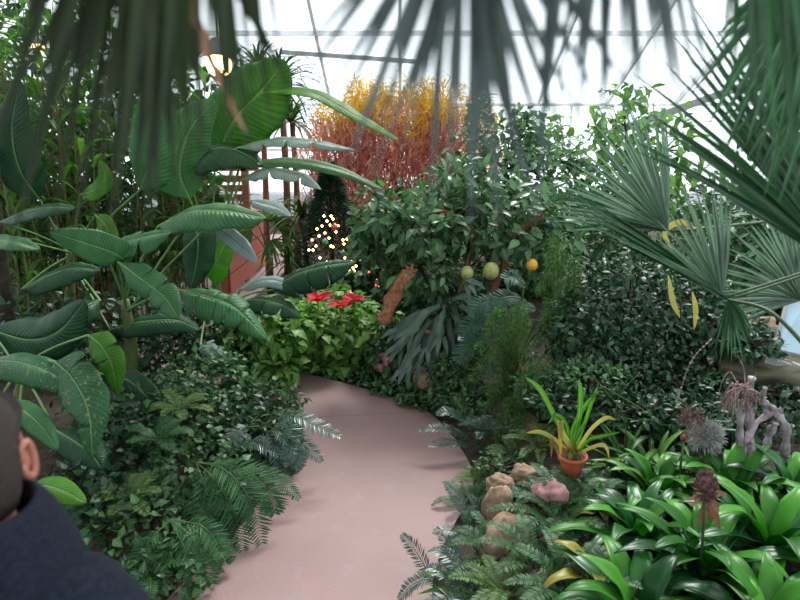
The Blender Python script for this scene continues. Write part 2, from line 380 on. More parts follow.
V[:, 2] += fnoise(V, 2.3)*.03*(V[:, 2] > .05)
mb.add(V, grid_faces(ny, nx)); struct('ground', mb, M['soil'], True)
mb = MB(); na = 8
V = np.array([[(*(L*(1-k/na)+R*(k/na)), .0) for k in range(na+1)] for L, R in zip(LEs, REs)])
low = V.copy(); low[..., 2] = -.06
mb.add(V, grid_faces(90, na+1)); mb.add(np.concatenate([V[:, :1], low[:, :1]], 1), grid_faces(90, 2)); mb.add(np.concatenate([low[:, -1:], V[:, -1:]], 1), grid_faces(90, 2))
struct('path', mb, M['path'])
mb = MB(); mb.add([(-70, -60, -.3), (70, -60, -.3), (70, 90, -.3), (-70, 90, -.3)], [(0, 1, 2, 3)]); struct('terrain', mb, M['snow'])

# ------------------------------------------------------------------ the glasshouse
def wall(name, a, b, z0, z1, mat):
    m = MB(); a = A(*a, 0); b = A(*b, 0)
    m.add([a+A(0, 0, z0), b+A(0, 0, z0), b+A(0, 0, z1), a+A(0, 0, z1)], [(0, 1, 2, 3)]); return struct(name, m, mat)
cor = {'left': ((-9, -5), (-9, 17)), 'back': ((-9, 17), (9, 17)), 'right': ((9, 17), (9, -5)), 'front': ((9, -5), (-9, -5))}
n_ = 1
for k, (a, b) in cor.items():
    m = MB(); mid = ((a[0]+b[0])/2, (a[1]+b[1])/2); ln = math.hypot(a[0]-b[0], a[1]-b[1])
    box(m, (*mid, .3), (ln if a[1] == b[1] else .2, ln if a[0] == b[0] else .2, 1.2)); struct('wall_'+k, m, M['white'])
    wall('window_%d' % n_, a, b, .9, 3.2, M['glass']); n_ += 1
    m = MB()
    for z in (.92, 2.05, 3.2): bar(m, (*a, z), (*b, z), .07, .07)
    for i in range(int(ln/1.5)+1):
        t = i*1.5/ln; q = (a[0]+(b[0]-a[0])*t, a[1]+(b[1]-a[1])*t); bar(m, (*q, .9), (*q, 3.2), .06, .06)
    struct('trim_%d' % n_, m, M['white'])
m = MB(); m.add([(-9, -5, 3.2), (9, -5, 3.2), (9, 6, 8.2), (-9, 6, 8.2), (9, 17, 3.2), (-9, 17, 3.2)], [(0, 1, 2, 3), (3, 2, 4, 5)]); struct('ceiling', m, M['glass'])
m = MB()
for x in np.arange(-9, 9.1, 1.8):
    bar(m, (x, -5, 3.22), (x, 6, 8.22), .07, .12); bar(m, (x, 17, 3.22), (x, 6, 8.22), .07, .12)
for y, z in ((6, 8.2), (11.5, 5.7), (.5, 5.7), (14.2, 4.47)): bar(m, (-9, y, z), (9, y, z), .08, .1)
struct('trim_6', m, M['white'])
m = MB(); bar(m, at(608, 134, 11), at(765, 78, 11), .10, .12); bar(m, at(280, 52, 13), at(420, 62, 13), .07, .08)
struct('trim_7', m, M['grey'])

# ------------------------------------------------------------------ generators of plants
rng = np.random.default_rng(11)
def branchy(mb, base, tips, r0=.015, tint=.5):
    for tpt in tips:
        mid = (np.array(base)+tpt)/2 + A(0, 0, .1*np.linalg.norm(tpt-base)) + rng.normal(0, .03, 3)
        tube(mb, spline([base, mid, tpt], 7), np.linspace(r0, r0*.25, 7), 5, tint)
def foliage_pts(blobs, n, inner=.45, seed=0):
    r = np.random.default_rng(seed); vol = np.array([b[1][0]*b[1][1]*b[1][2] for b in blobs])**.67; vol /= vol.sum()
    P = []; O = []
    for (c, R), k in zip(blobs, (vol*n).astype(int)):
        d = nz(r.normal(size=(k, 3))); lump = 1 + .22*np.sin(d[:, 0]*7+seed)*np.sin(d[:, 1]*6+seed*2)*np.cos(d[:, 2]*6)
        rad = (inner + (1-inner)*r.random(k)**.55)*lump
        P.append(np.array(c)+d*rad[:, None]*np.array(R)); O.append(nz(d/np.array(R)))
    return np.vstack(P), np.vstack(O), r
def bush(name, label, cat, blobs, n, size, tpl, mat, base=None, group=None, seed=0, stemmat='bark_d', up=.7, out=.6, droop=.25, szvar=.35, extra=None, minz=True, stem_r=.014, ystart=.6):
    blobs = [(np.array(c, float), np.array(R, float)) for c, R in blobs]
    if base is None: b = blobs[0][0]; base = A(b[0], b[1], H(b[0], b[1]))
    t = thing(name, base, label, cat, group)
    P, O, r = foliage_pts(blobs, n, seed=seed)
    if minz:
        hz = np.array([H(p[0], p[1]) for p in P]) if len(P) < 6000 else np.full(len(P), base[2])
        k = P[:, 2] > hz-.02; P, O = P[k], O[k]
    k = len(P)
    yd = O*ystart + r.normal(0, .55, (k, 3)) - A(0, 0, droop); nd = O*out + A(0, 0, up) + r.normal(0, .3, (k, 3))
    sz = size*(1-szvar+2*szvar*r.random(k)); ti = r.random(k)
    fo = MB(); scatter(fo, tpl, P, yd, nd, sz, ti); fo.build('foliage', M[mat], t)
    st = MB()
    for c, R in blobs:
        tips = [c + nz(r.normal(size=3))*R*.75 for _ in range(7)]
        tips = [np.array([q[0], q[1], max(q[2], H(q[0], q[1])+.05)]) for q in tips]
        tube(st, spline([base, (base+c)/2+r.normal(0, .03, 3), c], 7), np.linspace(stem_r*1.6, stem_r, 7), 6)
        branchy(st, c, tips, stem_r)
    st.build('stem', M[stemmat], t)
    return t
def hwid(P0, n, kind, hw): return prof(n, kind)*hw
def big_leaf(parent, pts, hw, mat, hint=(0, -.4, 1), droop=.35, tears=(), seed=0, petiole=None, ribmat='rib', n=34, name='leaf', kind='banana', ribr=.006):
    """broad leaf: blade halves cut by tears, hanging from a midrib with its stalk"""
    r = np.random.default_rng(seed+100); P = spline(pts, n); T, B, N = frames(P, hint)
    W = hwid(P, n, kind, hw); mb = MB(); ns = 6; idx = np.linspace(0, 1, n)
    for side in (-1, 1):
        cuts = sorted([0]+[int(c*(n-1)) for c in (tears if side > 0 else [1-.93*c+.02 for c in tears] if tears else [])]+[n-1]); cuts = sorted(set(cuts))
        for a, b in zip(cuts[:-1], cuts[1:]):
            if b-a < 1: continue
            dr = droop + (r.normal(0, .13) if len(cuts) > 2 else 0); m = b-a+1
            V = np.zeros((m, ns+1, 3)); at2 = np.zeros((m, ns+1, 3)); c = (a+b)/2; sh = .12 if len(cuts) > 2 else 0
            for q in range(m):
                i = a+q
                for j in range(ns+1):
                    s = j/ns; i2 = i + (c-i)*sh*s*s*2*(1 if 0 < a or b < n-1 else 0)
                    i2 = min(n-1, max(0, i2 + .05*n*s*(1-idx[i])*.6)); lo = min(int(i2), n-2); fr = i2-lo
                    mp = P[lo]*(1-fr)+P[lo+1]*fr; th = -dr*s*1.3 + .18
                    wv = .04*math.sin(i*.9+seed)*s
                    base = P[i]*(1-s)+mp*s
                    V[q, j] = base + side*B[i]*W[i]*s*math.cos(th*s+.0) + N[i]*W[i]*(s*math.sin(th) + wv)
                    at2[q, j] = (side*s, idx[i], .5)
            f = grid_faces(m, ns+1)
            if side < 0: f = f[:, ::-1]
            mb.add(V, f, at2)
    o = mb.build(name, M[mat], parent)
    o.modifiers.new('thickness', 'SOLIDIFY').thickness = .0012
    rb = MB(); q = P if petiole is None else np.vstack([spline([petiole, (np.array(petiole)+P[0])/2+A(0, 0, .02), P[0]], 10)[:-1], P])
    rr = np.concatenate([np.full(len(q)-n, ribr*1.5), np.linspace(ribr*1.4, ribr*.3, n)])
    tube(rb, q - (N[0]*ribr*.5), rr, 6); rb.build('midrib', M[ribmat], o)
    return o
def frond(parent, P, pl, mat, hint=(0, 0, 1), tpl='pinna', dens=16, ang=1.15, kind='lance', name='frond', rach=.0025, seed=0, lift=.1, droop=0.0, start=.12, rmat='petiole', wf=.8):
    r = np.random.default_rng(seed); n = dens*2; Q = spline(P, n); T, B, N = frames(Q, hint); k = np.arange(int(n*start), n-1)
    t = k/(n-1); L = pl*np.sin(PI*np.clip((t-start)/(1-start)*.80+.17, 0, 1))**.75
    sp_ = np.linalg.norm(np.diff(Q, axis=0), axis=1).mean(); asp = np.ptp(TPL[tpl][0][:, 0])
    mb = MB()
    for s in (-1, 1):
        yd = T[k]*math.cos(ang) + s*B[k]*math.sin(ang) + N[k]*lift - A(0, 0, droop) + r.normal(0, .06, (len(k), 3))
        scatter(mb, tpl, Q[k]+s*B[k]*rach*.5, yd, N[k]+r.normal(0, .12, (len(k), 3)), L*(.9+.2*r.random(len(k))), np.clip(.5+r.normal(0, .2, len(k)), 0, 1), np.clip(sp_*wf/(asp*L+1e-5), .2, 2.2))
    o = mb.build(name, M[mat], parent)
    rb = MB(); tube(rb, Q, np.linspace(rach*1.3, rach*.3, n), 4); rb.build('rachis', M[rmat], o)
    return o
def fern(name, label, cat, base, nf, L, pl, mat, az0=0, az1=2*PI, e0=(.7, 1.25), e1=-.5, group=None, seed=0, tpl='pinna', dens=14, ang=1.2, droop=.0):
    t = thing(name, base, label, cat, group); r = np.random.default_rng(seed)
    for i in range(nf):
        az = az0+(az1-az0)*(i+.3+.4*r.random())/nf; l = L*(.75+.4*r.random())
        P = arc(base+A(math.cos(az), math.sin(az), 0)*.015, az, r.uniform(*e0), e1+r.normal(0, .15), l, 9, r.normal(0, .25))
        frond(t, P, pl*(.85+.3*r.random()), mat, dens=dens, seed=seed*37+i, tpl=tpl, ang=ang, droop=droop)
    return t
def rosette(name, label, cat, base, n, L, hw, mat, e0=(.6, 1.3), e1=-.3, group=None, seed=0, kind='strap', fold=.35, az0=0, az1=2*PI, mats=None, curl=0., wave=.0, pts=13, parent=None, na=4, part='leaf', thick=.0012):
    t = parent or thing(name, base, label, cat, group); r = np.random.default_rng(seed)
    for i in range(n):
        az = az0+(az1-az0)*(((i*.381966) % 1)*.9+.1*r.random()); f = i/max(1, n-1)
        ee = e0[1]*(1-f)+e0[0]*f; l = L*(.72+.28*f)*(.9+.2*r.random())
        b = np.array(base)+A(math.cos(az), math.sin(az), 0)*hw*.5 + A(0, 0, .02*(1-f))
        P = arc(b, az, ee, e1+(ee-e0[0])*.5+r.normal(0, .15), l, pts, r.normal(0, .2), 1.6)
        mb = MB(); ribbon(mb, P, prof(pts, kind)*hw*(.85+.3*r.random()), (0, 0, 1), fold, na, curl, r.random(), wave, i)
        mm = mat if not mats else mats[int(r.integers(len(mats)))]
        o = mb.build(part, M[mm], t); o.modifiers.new('thickness', 'SOLIDIFY').thickness = thick
    return t
def fan(parent, hub, d, n, span, nseg, L, hw, mat, seed=0, droop=.2, petiole=None, taper=.35, pr=.008, name='leaf', pleat=.55, skew=0.0, drymat=None, pts=10):
    """palmate leaf: pleated segments that spread from one hub, each falling at its end"""
    r = np.random.default_rng(seed); d = nz(A(*d)); n = nz(A(*n)); n = nz(n-d*np.dot(n, d)); b = np.cross(n, d)
    mb = MB(); md = MB()
    for i in range(nseg):
        ph = span*((i+.5)/nseg-.5) + r.normal(0, span/nseg*.12); s = nz(d*math.cos(ph)+b*math.sin(ph)+n*.10*math.cos(ph*2))
        l = L*(1-taper*(abs(ph)/(span/2))**2+skew*ph)*(.88+.2*r.random()); t = np.linspace(0, 1, pts)[:, None]
        P = np.array(hub)+s*l*t - A(0, 0, 1)*droop*l*(t**2.4)*(.6+.8*r.random()) + n*r.normal(0, .01)*l*t + b*r.normal(0, .03)*l*t**3
        w = hw*np.array([.12]+[min(1, .3+k*1.9/(pts-1))*min(1, (1-k/(pts-1))*2.1)**.8 for k in range(1, pts)])+.0004
        w[0] = max(w[0], hw*.18)
        tgt = md if (drymat and r.random() < .22) else mb
        ribbon(tgt, P, w, n+b*r.normal(0, .25), pleat, 2, 0, r.random())
    o = mb.build(name, M[mat], parent)
    if md.n: md.build('dry_segment', M[drymat], o)
    if petiole is not None:
        rb = MB(); q = spline([petiole, (np.array(petiole)+np.array(hub))/2+A(0, 0, .05), hub], 12); tube(rb, q, np.linspace(pr*1.3, pr, 12), 7); rb.build('petiole', M['petiole_d'], o)
    return o
def rock(name, label, c, s, mat, seed=0, group=None, cat='rock'):
    m = MB(); n = 22; c = np.array(c, float)
    ball(m, (0, 0, 0), 1, n=n); V = m.v[0]; f = fnoise(V, .9, seed*7.3)*.5 + fnoise(V, 2.3, seed*3.1)*.28+fnoise(V, 6, seed)*.12
    V = V*(1+f)[:, None]; V = np.sign(V)*np.abs(V)**.85; m.v[0] = V*np.array(s)+c
    o = m.build(name, M[mat], None, origin=c); tag(o, label, cat, group); return o
def gp(px, py, Y=None):
    """ground point under the picture point: marches along the sight line to the soil"""
    for Y_ in np.arange(1.2, 14, .02):
        p = at(px, py, Y_)
        if p[2] <= H(p[0], p[1]): return A(p[0], p[1], H(p[0], p[1]))
    return at(px, py, 12)
def gnd(px, py, Y, sink=0.0):
    p = at(px, py, Y); return A(p[0], p[1], H(p[0], p[1])-sink)
def lfern(base, pts_list, pl, mat, label, seed, dens=20, name='fern', cat='fern', tpl='pinna'):
    t = thing(name, base, label, cat)
    for i, pts in enumerate(pts_list):
        P = [base]+[at(x, y, Y) for x, y, Y in pts]; frond(t, P, pl, mat, (0, -.3, 1), dens=dens, seed=seed+i, tpl=tpl, ang=1.0, start=.2, rach=.003, wf=.6)
    return t
# ================================================================== FAR: walkway, rail, trees
t = thing('wooden_railing', at(236, 262, 9.0), 'red-brown wooden railing panel beside the far walkway', 'railing')
m = MB(); a0, a1 = at(229, 285, 8.6), at(262, 232, 11.0)
a0[2] = .05; a1[2] = .05
for z in (.15, .42, .69): bar(m, a0+A(0, 0, z), a1+A(0, 0, z), .05, .25)
m.build('board', M['redwood'], t)
for f in (0, .5, 1): m = MB(); p = a0*(1-f)+a1*f; box(m, (p[0]-.06, p[1], .48), (.1, .1, 1.05), rz=-.2); m.build('post', M['redwood'], t)
m = MB(); bar(m, a0+A(0, 0, .98), a1+A(0, 0, .98), .14, .05); m.build('handrail', M['redwood'], t)
t = thing('wooden_arbour', (at(222, 200, 11.5)[0], 11.5, .1), 'red-brown timber arbour behind the far railing, seen between the leaves', 'arbour')
p = ORG[t.name]
for dx in (-.55, .45): m = MB(); box(m, (p[0]+dx, p[1], .95), (.12, .12, 2.0)); m.build('post', M['redwood'], t)
for dz in (1.75, 2.0): m = MB(); box(m, (p[0]-.05, p[1], dz), (1.5, .12, .14)); m.build('beam', M['redwood'], t)
m = MB(); [box(m, (p[0]-.05, p[1]+.02, .35+k*.17), (.95, .04, .12)) for k in range(8)]; m.build('slat_panel', M['redwood'], t)

# christmas tree
def xmas(base, h, r, label, seed):
    t = thing('christmas_tree', base, label, 'christmas tree'); rr = np.random.default_rng(seed)
    m = MB(); tube(m, [base, base+A(0, 0, h)], [.035, .006], 7); m.build('trunk', M['bark_d'], t)
    n = 14000; z = rr.random(n)**.8; th = rr.random(n)*2*PI; tier = .78+.22*np.abs(np.sin(z*24)); rad = r*(1-z)*tier*(.35+.65*rr.random(n)**.5)+.02
    P = base+np.stack([np.cos(th)*rad, np.sin(th)*rad, .12+z*(h-.14)-rad*.25], 1)
    yd = np.stack([np.cos(th), np.sin(th), rr.normal(-.05, .35, n)], 1)+rr.normal(0, .35, (n, 3))
    m = MB(); scatter(m, 'needle', P, yd, rr.normal(0, .5, (n, 3))+A(0, 0, 1), .09*(.7+.6*rr.random(n)), rr.random(n)); m.build('foliage', M['spruce'], t)
    return t
xb = gnd(333, 300, 7.6); xmas(xb, 1.75, .72, 'dark spruce christmas tree with lights between the far palms', 3)
xb2 = gnd(381, 300, 7.3); xmas(xb2, 1.15, .6, 'smaller dark spruce with a few reddish lights, beside the lit christmas tree', 5)
def lights(pix, Y, label, mat, r, cat='string lights'):
    p0 = at(*pix[0], Y); t = thing('string_lights', p0, label, cat)
    P = [at(x, y, Y-.05*(i % 3)) for i, (x, y) in enumerate(pix)]
    m = MB(); tube(m, spline(P, len(P)*4), .002, 4); m.build('cord', M['wire'], t)
    for p in P: m = MB(); ball(m, p, r, n=6); m.build('bulb', M[mat], t)
lights([(324, 216), (331, 216), (327, 221), (330, 225), (333, 219), (317, 229), (322, 226), (338, 226), (336, 232), (329, 238), (333, 247), (331, 246), (316, 246), (313, 250), (309, 250), (325, 233), (343, 240), (347, 239), (344, 244), (350, 257), (351, 261), (345, 258), (353, 268), (354, 271), (346, 271), (349, 270), (356, 266), (341, 262), (320, 258), (327, 262), (312, 240), (319, 236)], 7.05, 'warm white string lights on the spruce christmas tree', 'bulb', .014)
lights([(384, 270), (381, 275), (377, 280), (379, 286), (376, 285), (385, 273), (390, 262), (392, 270), (369, 272), (388, 284), (394, 290)], 6.8, 'reddish string lights low on the smaller spruce', 'bulbr', .012)
def ornament(px, py, Y, r, mat, label, cat='ornament'):
    c = at(px, py, Y); t = thing('christmas_ornament', c, label, cat)
    m = MB(); ball(m, c, r, n=10); m.build('ball', M[mat], t)
    m = MB(); lathe(m, c, [(.001, r*1.25), (r*.22, r*1.2), (r*.25, r*.9), (r*.1, r*.85)], 8); m.build('cap', M['white'], t)
ornament(335, 228, 7.0, .045, 'redball', 'shiny red ball ornament high on the spruce christmas tree')
ornament(325, 242, 7.0, .035, 'greenball', 'green ball ornament under the red one on the christmas tree')
ornament(343, 253, 7.0, .03, 'greenball', 'lower right green ball ornament on the christmas tree')
ornament(350, 296, 5.9, .045, 'pinkball', 'pink ball ornament among the poinsettias')

# rust red curly shrub
bl = [(at(395, 175, 9), (1.25, .8, .95)), (at(355, 200, 8.8), (.8, .6, .8)), (at(450, 170, 9), (.8, .6, .9)), (at(400, 130, 9.2), (.9, .6, .6)), (at(340, 150, 9), (.6, .5, .6))]
t = bush('copper_shrub', 'tall rust-red and orange shrub with curling stringy leaves at the far side', 'shrub', bl, 10000, .23, 'curl', 'rust', seed=4, droop=.5, ystart=.3, stemmat='bark_d')
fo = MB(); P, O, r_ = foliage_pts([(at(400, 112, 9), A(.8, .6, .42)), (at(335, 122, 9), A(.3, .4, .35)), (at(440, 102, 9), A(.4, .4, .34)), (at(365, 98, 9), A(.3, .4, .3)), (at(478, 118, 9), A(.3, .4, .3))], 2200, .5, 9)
scatter(fo, 'curl', P, O*.4+r_.normal(0, .6, P.shape)-A(0, 0, .2), O+r_.normal(0, .3, P.shape)+A(0, 0, .5), .24*(.7+.6*r_.random(len(P))), r_.random(len(P))); fo.build('sunglow_foliage', M['rust_y'], t)['label'] = 'yellow-orange leaves at the top, backlit sun glow put into their colour'  # yellow top leaves paint in the glow of sun from behind
# far left palms & screw pine behind
def tuft(name, label, cat, px, py, Y, h, n, L, hw, mat, seed, e1=-.9, trunk=True, group=None, leaning=0.):
    top = at(px, py, Y); base = gnd(px, py, Y); base[0] += leaning
    t = thing(name, base, label, cat, group)
    if trunk: m = MB(); tube(m, spline([base, (base+top)/2+A(.04, 0, 0), top], 8), np.linspace(.07, .045, 8)*h, 8); m.build('trunk', M['bark'], t)
    rosette(name, label, cat, top, n, L, hw, mat, (-.3, 1.4), e1, seed=seed, kind='sword', parent=t, na=2, part='frond', pts=10)
    return t
tuft('screw_pine', 'tall screw pine with drooping strap leaves against the bright glass', 'tree', 280, 85, 10.5, 1, 70, 1.15, .034, 'fern_light', 21, -1.3)
tuft('screw_pine', 'lower screw pine behind the blue-white banana leaf', 'tree', 292, 122, 11.5, 1, 56, 1.0, .034, 'reed', 22, -1.3)
tuft('screw_pine', 'screw pine at the back left, half hidden by the hanging palm strips', 'tree', 258, 70, 12.5, 1, 50, 1.1, .034, 'reed', 122, -1.2)
t = thing('fan_palm', gnd(268, 262, 8.2), 'small pale fan palm beside the far walkway', 'palm')
hb = at(268, 235, 8.2); m = MB(); tube(m, [A(hb[0], 8.2, H(hb[0], 8.2)), hb-A(0, 0, .3)], .05, 8); m.build('trunk', M['bark'], t)
for i, (dx, dz) in enumerate(((-.8, .1), (-.45, .7), (.1, .9), (.6, .6), (.9, .1), (.3, -.2))):
    fan(t, hb+A(dx*.25, -.05*i, dz*.2), (dx, -.25, dz-.1), (0, -1, .5), 2.6, 17, .36, .014, 'fern_light', seed=30+i, droop=.4, petiole=hb-A(0, 0, .3))
tuft('dracaena', 'yellow-green spiky dracaena to the left of the christmas tree', 'plant', 302, 218, 8.0, .6, 70, .62, .022, 'fern_light', 41, -1.3)
tuft('dracaena', 'low drooping olive dracaena by the path bend', 'plant', 290, 262, 7.6, .5, 40, .5, .018, 'reed', 42, -1.4)

# background masses right of centre
bush('viburnum_shrub', 'tall leafy shrub rising behind the citrus tree', 'shrub', [(at(505, 170, 7.6), (.75, .5, .7)), (at(455, 205, 7.4), (.6, .5, .5)), (at(545, 190, 7.8), (.6, .5, .8)), (at(478, 135, 7.6), (.12, .3, .6)), (at(520, 140, 7.6), (.16, .3, .45))], 2300, .13, 'ovate', 'citrus', seed=51)
bush('back_thicket', 'dark green thicket in the gap below the citrus crown', 'shrub', [(at(470, 270, 7.2), (1.1, .5, .7)), (at(400, 275, 7.0), (.7, .5, .6)), (at(560, 260, 7.2), (.9, .5, .7))], 2600, .12, 'ovate', 'ivy', seed=52)
bush('climbing_vine', 'light green climbing vine against the bright glass on the right', 'vine', [(at(625, 125, 8.5), (.45, .35, .6)), (at(665, 150, 8.5), (.5, .35, .6)), (at(640, 185, 8.4), (.6, .4, .5)), (at(600, 160, 8.6), (.4, .3, .5)), (at(545, 140, 8.8), (.35, .3, .4))], 950, .16, 'ovate', 'hedge', base=gnd(650, 300, 8.4), seed=53)
bush('tall_shrub', 'tall sparse shrub behind the fan palm leaves', 'shrub', [(at(705, 195, 9), (.8, .5, .4)), (at(745, 225, 8.5), (.9, .5, .6)), (at(790, 170, 8.5), (.6, .5, .9))], 900, .17, 'ovate', 'citrus', base=gnd(740, 320, 8.5), seed=54)
bush('tall_shrub', 'leafy olive shrub low behind the fan palm', 'shrub', [(at(640, 235, 6.5), (.7, .4, .45)), (at(590, 230, 6.8), (.5, .4, .5)), (at(720, 260, 6.4), (.8, .4, .5))], 2000, .11, 'lance', 'reed_d', seed=55)
bush('tall_shrub', 'shrub with drooping leaves at the far right edge', 'shrub', [(at(780, 260, 5.6), (.6, .4, .6))], 900, .15, 'ovate', 'ivy', seed=56)

# ================================================================== citrus tree
cb = gnd(480, 312, 5.4)
bl = [(at(430, 225, 5.4), (.50, .45, .32)), (at(500, 215, 5.5), (.52, .45, .36)), (at(545, 235, 5.5), (.30, .35, .35)), (at(385, 215, 5.6), (.30, .35, .28)), (at(420, 270, 5.3), (.28, .25, .25)), (at(470, 190, 5.6), (.35, .35, .28)), (at(372, 245, 5.6), (.2, .25, .2))]
t = bush('citrus_tree', 'citrus tree with broad pale-backed leaves and hanging fruit', 'tree', bl, 1900, .125, 'ovate', 'citrus', base=cb, seed=60, stem_r=.008, up=.9)
m = MB()
for pts in ([(470, 318), (462, 295), (466, 268), (476, 240)], [(488, 312), (494, 288), (505, 265), (508, 238)], [(480, 240), (450, 215), (430, 210)], [(508, 240), (530, 225), (545, 215)]):
    tube(m, spline([at(x, y, 5.35) for x, y in pts], 10), np.linspace(.042, .022, 10), 8)
m.build('trunk', M['bark'], t)
def fruit(px, py, Y, r, mat, label, grp=None):
    c = at(px, py, Y); t = thing('citrus_fruit', c, label, 'fruit', grp)
    m = MB(); ball(m, c, r, (1, 1, 1.12), 12); m.build('flesh', M[mat], t); m = MB(); tube(m, spline([c+A(0, 0, r), c+A(.01, .02, r+.06), c+A(.03, .05, r+.13)], 5), .004, 5); m.build('stalk', M['bark'], t)
fruit(467, 273, 5.15, .055, 'fruit_g', 'green-yellow citrus fruit hanging left of the trunk')
fruit(491, 271, 5.15, .068, 'fruit_g', 'largest green-yellow citrus fruit, between the two trunks')
fruit(532, 265, 5.15, .048, 'fruit_o', 'orange-yellow citrus fruit at the right side of the crown')
# log
c0, c1 = at(382, 312, 5.05), at(410, 272, 5.15)
t = thing('log', c0, 'rough reddish-brown log leaning beside the poinsettias', 'log'); m = MB(); P = spline([c0-A(0, 0, .1), (c0+c1)/2, c1], 26)
tube(m, P, .062, 16); V = m.v[0]; f = fnoise(V, 9)*.03+fnoise(V, 30)*.012; C = V-np.repeat(np.vstack([P[:1], P, P[-1:]]), 16, 0); m.v[0] = V+nz(C)*f[:, None]; m.build('bark', M['logm'], t)
m = MB(); [tube(m, [c1+A(0, 0, .0), c1+A(math.cos(k)*.07, -.03, math.sin(k)*.08)], [.03, .008], 6) for k in (.3, 1.2, 2.2, 2.9)]; m.build('broken_stub', M['logm'], t)

# ================================================================== hedge with poinsettias
for i, (px, py, Y, R, lab) in enumerate([
    (258, 330, 5.3, (.42, .35, .27), 'bright green bushy plant under the striped banana leaf'), (305, 330, 5.75, (.38, .35, .30), 'bright green bushy plant below the red poinsettia'),
    (352, 335, 5.95, (.38, .35, .30), 'bright green bushy plant in the middle of the path bend'), (388, 338, 5.6, (.30, .3, .24), 'bright green bushy plant at the foot of the log'),
    (330, 362, 5.75, (.42, .28, .20), 'low bright green plant spilling onto the path bend'), (262, 362, 5.2, (.3, .3, .2), 'darker low bushy plant behind the ivy edge'), (330, 312, 6.3, (.5, .35, .28), 'bright green bushy plant holding the poinsettias')]):
    bush('coleus_plant', lab, 'plant', [(at(px, py, Y), R), (at(px+14, py+4, Y-.1), tuple(x*.75 for x in R))], 680, .108, 'heart', 'hedge', seed=70+i, up=1.0, stemmat='petiole', stem_r=.007)
def poinsettia(px, py, Y, s, label, seed):
    c = at(px, py, Y); t = thing('poinsettia', A(c[0], c[1], c[2]-.35), label, 'flower'); r = np.random.default_rng(seed)
    m = MB(); tube(m, [c-A(0, 0, .35), c-A(0, 0, .01)], .005, 5); m.build('stem', M['petiole'], t)
    for k in range(9):
        az = k*2*PI/9*1.0+r.normal(0, .2); m = MB(); P = arc(c, az, .7-.4*(k % 2), -.2, s*(.9+.5*r.random()), 8); ribbon(m, P, prof(8, 'ovate')*s*.3, (0, -.5, 1), .2, 4, 0, r.random()); m.build('bract', M['redleaf'], t)
    m = MB(); [ball(m, c+A(*r.normal(0, .008, 2), .012), .006, n=6) for k in range(5)]; m.build('flower_centre', M['strap_y'], t)
poinsettia(318, 300, 5.65, .13, 'left red poinsettia on the bright green plants', 1)
poinsettia(340, 306, 5.65, .10, 'red poinsettia low in the middle of the three', 2)
poinsettia(354, 301, 5.75, .12, 'right red poinsettia beside the pink ball', 3)

# ================================================================== right bank, behind the path
bush('staghorn_undergrowth', 'dark leafy undergrowth behind the strap-leaved fern', 'shrub', [(at(440, 320, 5.3), (.5, .3, .3)), (at(400, 350, 5.3), (.3, .25, .2))], 1100, .08, 'ovate', 'ivy_dark', seed=80)
st = thing('staghorn_fern', gnd(440, 322, 5.0), 'grey-green staghorn fern with drooping forked straps', 'fern'); r_ = np.random.default_rng(8)
for i, (x0, y0, x1, y1, sg) in enumerate([(436, 312, 398, 350, 0), (438, 316, 414, 366, 0), (442, 318, 432, 372, 0), (448, 318, 452, 372, 0), (456, 312, 474, 358, 0), (460, 305, 486, 338, 0), (434, 308, 396, 334, 0), (440, 306, 408, 334, 0), (445, 310, 424, 350, 0), (452, 300, 478, 308, 1), (450, 312, 464, 346, 0), (446, 304, 440, 340, 0), (462, 318, 462, 362, 0), (430, 320, 404, 372, 0), (468, 296, 490, 318, 1), (458, 290, 470, 284, 1)]):
    a, b_ = at(x0, y0, 4.95+.02*(i % 3)), at(x1, y1, 4.72+.12*r_.random()); md_ = a*.5+b_*.5+A(0, -.04, .05+.03*r_.random()); P = spline([a, md_, b_], 16)
    tt = np.linspace(0, 1, 16); wd = .020+.026*np.clip(tt*1.6-.4, 0, 1); mb = MB(); ribbon(mb, P, wd, (r_.normal(0, .5), -.8, .5), .15, 4, .25, r_.random(), .2, i); e = nz(P[-1]-P[-3]); sd = nz(np.cross(e, A(0, -1, 0)))
    for sgn in (-1, 1, .15):
        q = spline([P[-2]+sd*.022*sgn, P[-1]+e*.05+sd*.055*sgn, P[-1]+e*.10+sd*.075*sgn-A(0, 0, .02)], 8); ribbon(mb, q, np.array([.022, .02, .02, .019, .016, .012, .008, .003]), (r_.normal(0, .3), -.8, .5), .15, 2, .1, .6)
    mb.build('frond', M['stag'], st)
pp = thing('philodendron', gnd(510, 320, 4.7), 'philodendron with deeply lobed blue-green leaves below the citrus trunks', 'plant')
for i, (px, py, a, L) in enumerate([(500, 300, 3.4, .26), (520, 298, 3.0, .24), (485, 315, 3.9, .24), (505, 328, 3.5, .28), (535, 308, 2.8, .26), (548, 322, 5.6, .22), (478, 338, 4.0, .24), (525, 285, 2.2, .22), (515, 345, 4.2, .24), (555, 295, .6, .22), (495, 352, 4.4, .2)]):
    c = at(px, py, 4.55); d = A(math.cos(a), -.3, math.sin(a)*.55-.15); P = spline([c, c+nz(d)*L*.5+A(0, 0, .02), c+nz(d)*L-A(0, 0, .03)], 30)
    o = frond(pp, P, L*.48, 'philo', (0, -.6, .8), tpl='lance', dens=6, ang=1.0, name='leaf', rach=.006, seed=i, start=.02)
    m = MB(); ribbon(m, P, prof(30, 'ovate')*L*.12, (0, -.6, .8), .1, 2, 0, .5); m.build('lamina', M['philo'], o); m = MB(); tube(m, spline([gnd(510, 320, 4.7), (gnd(510, 320, 4.7)+c)/2+A(0, 0, .1), c], 8), .006, 5); m.build('petiole', M['petiole'], o)
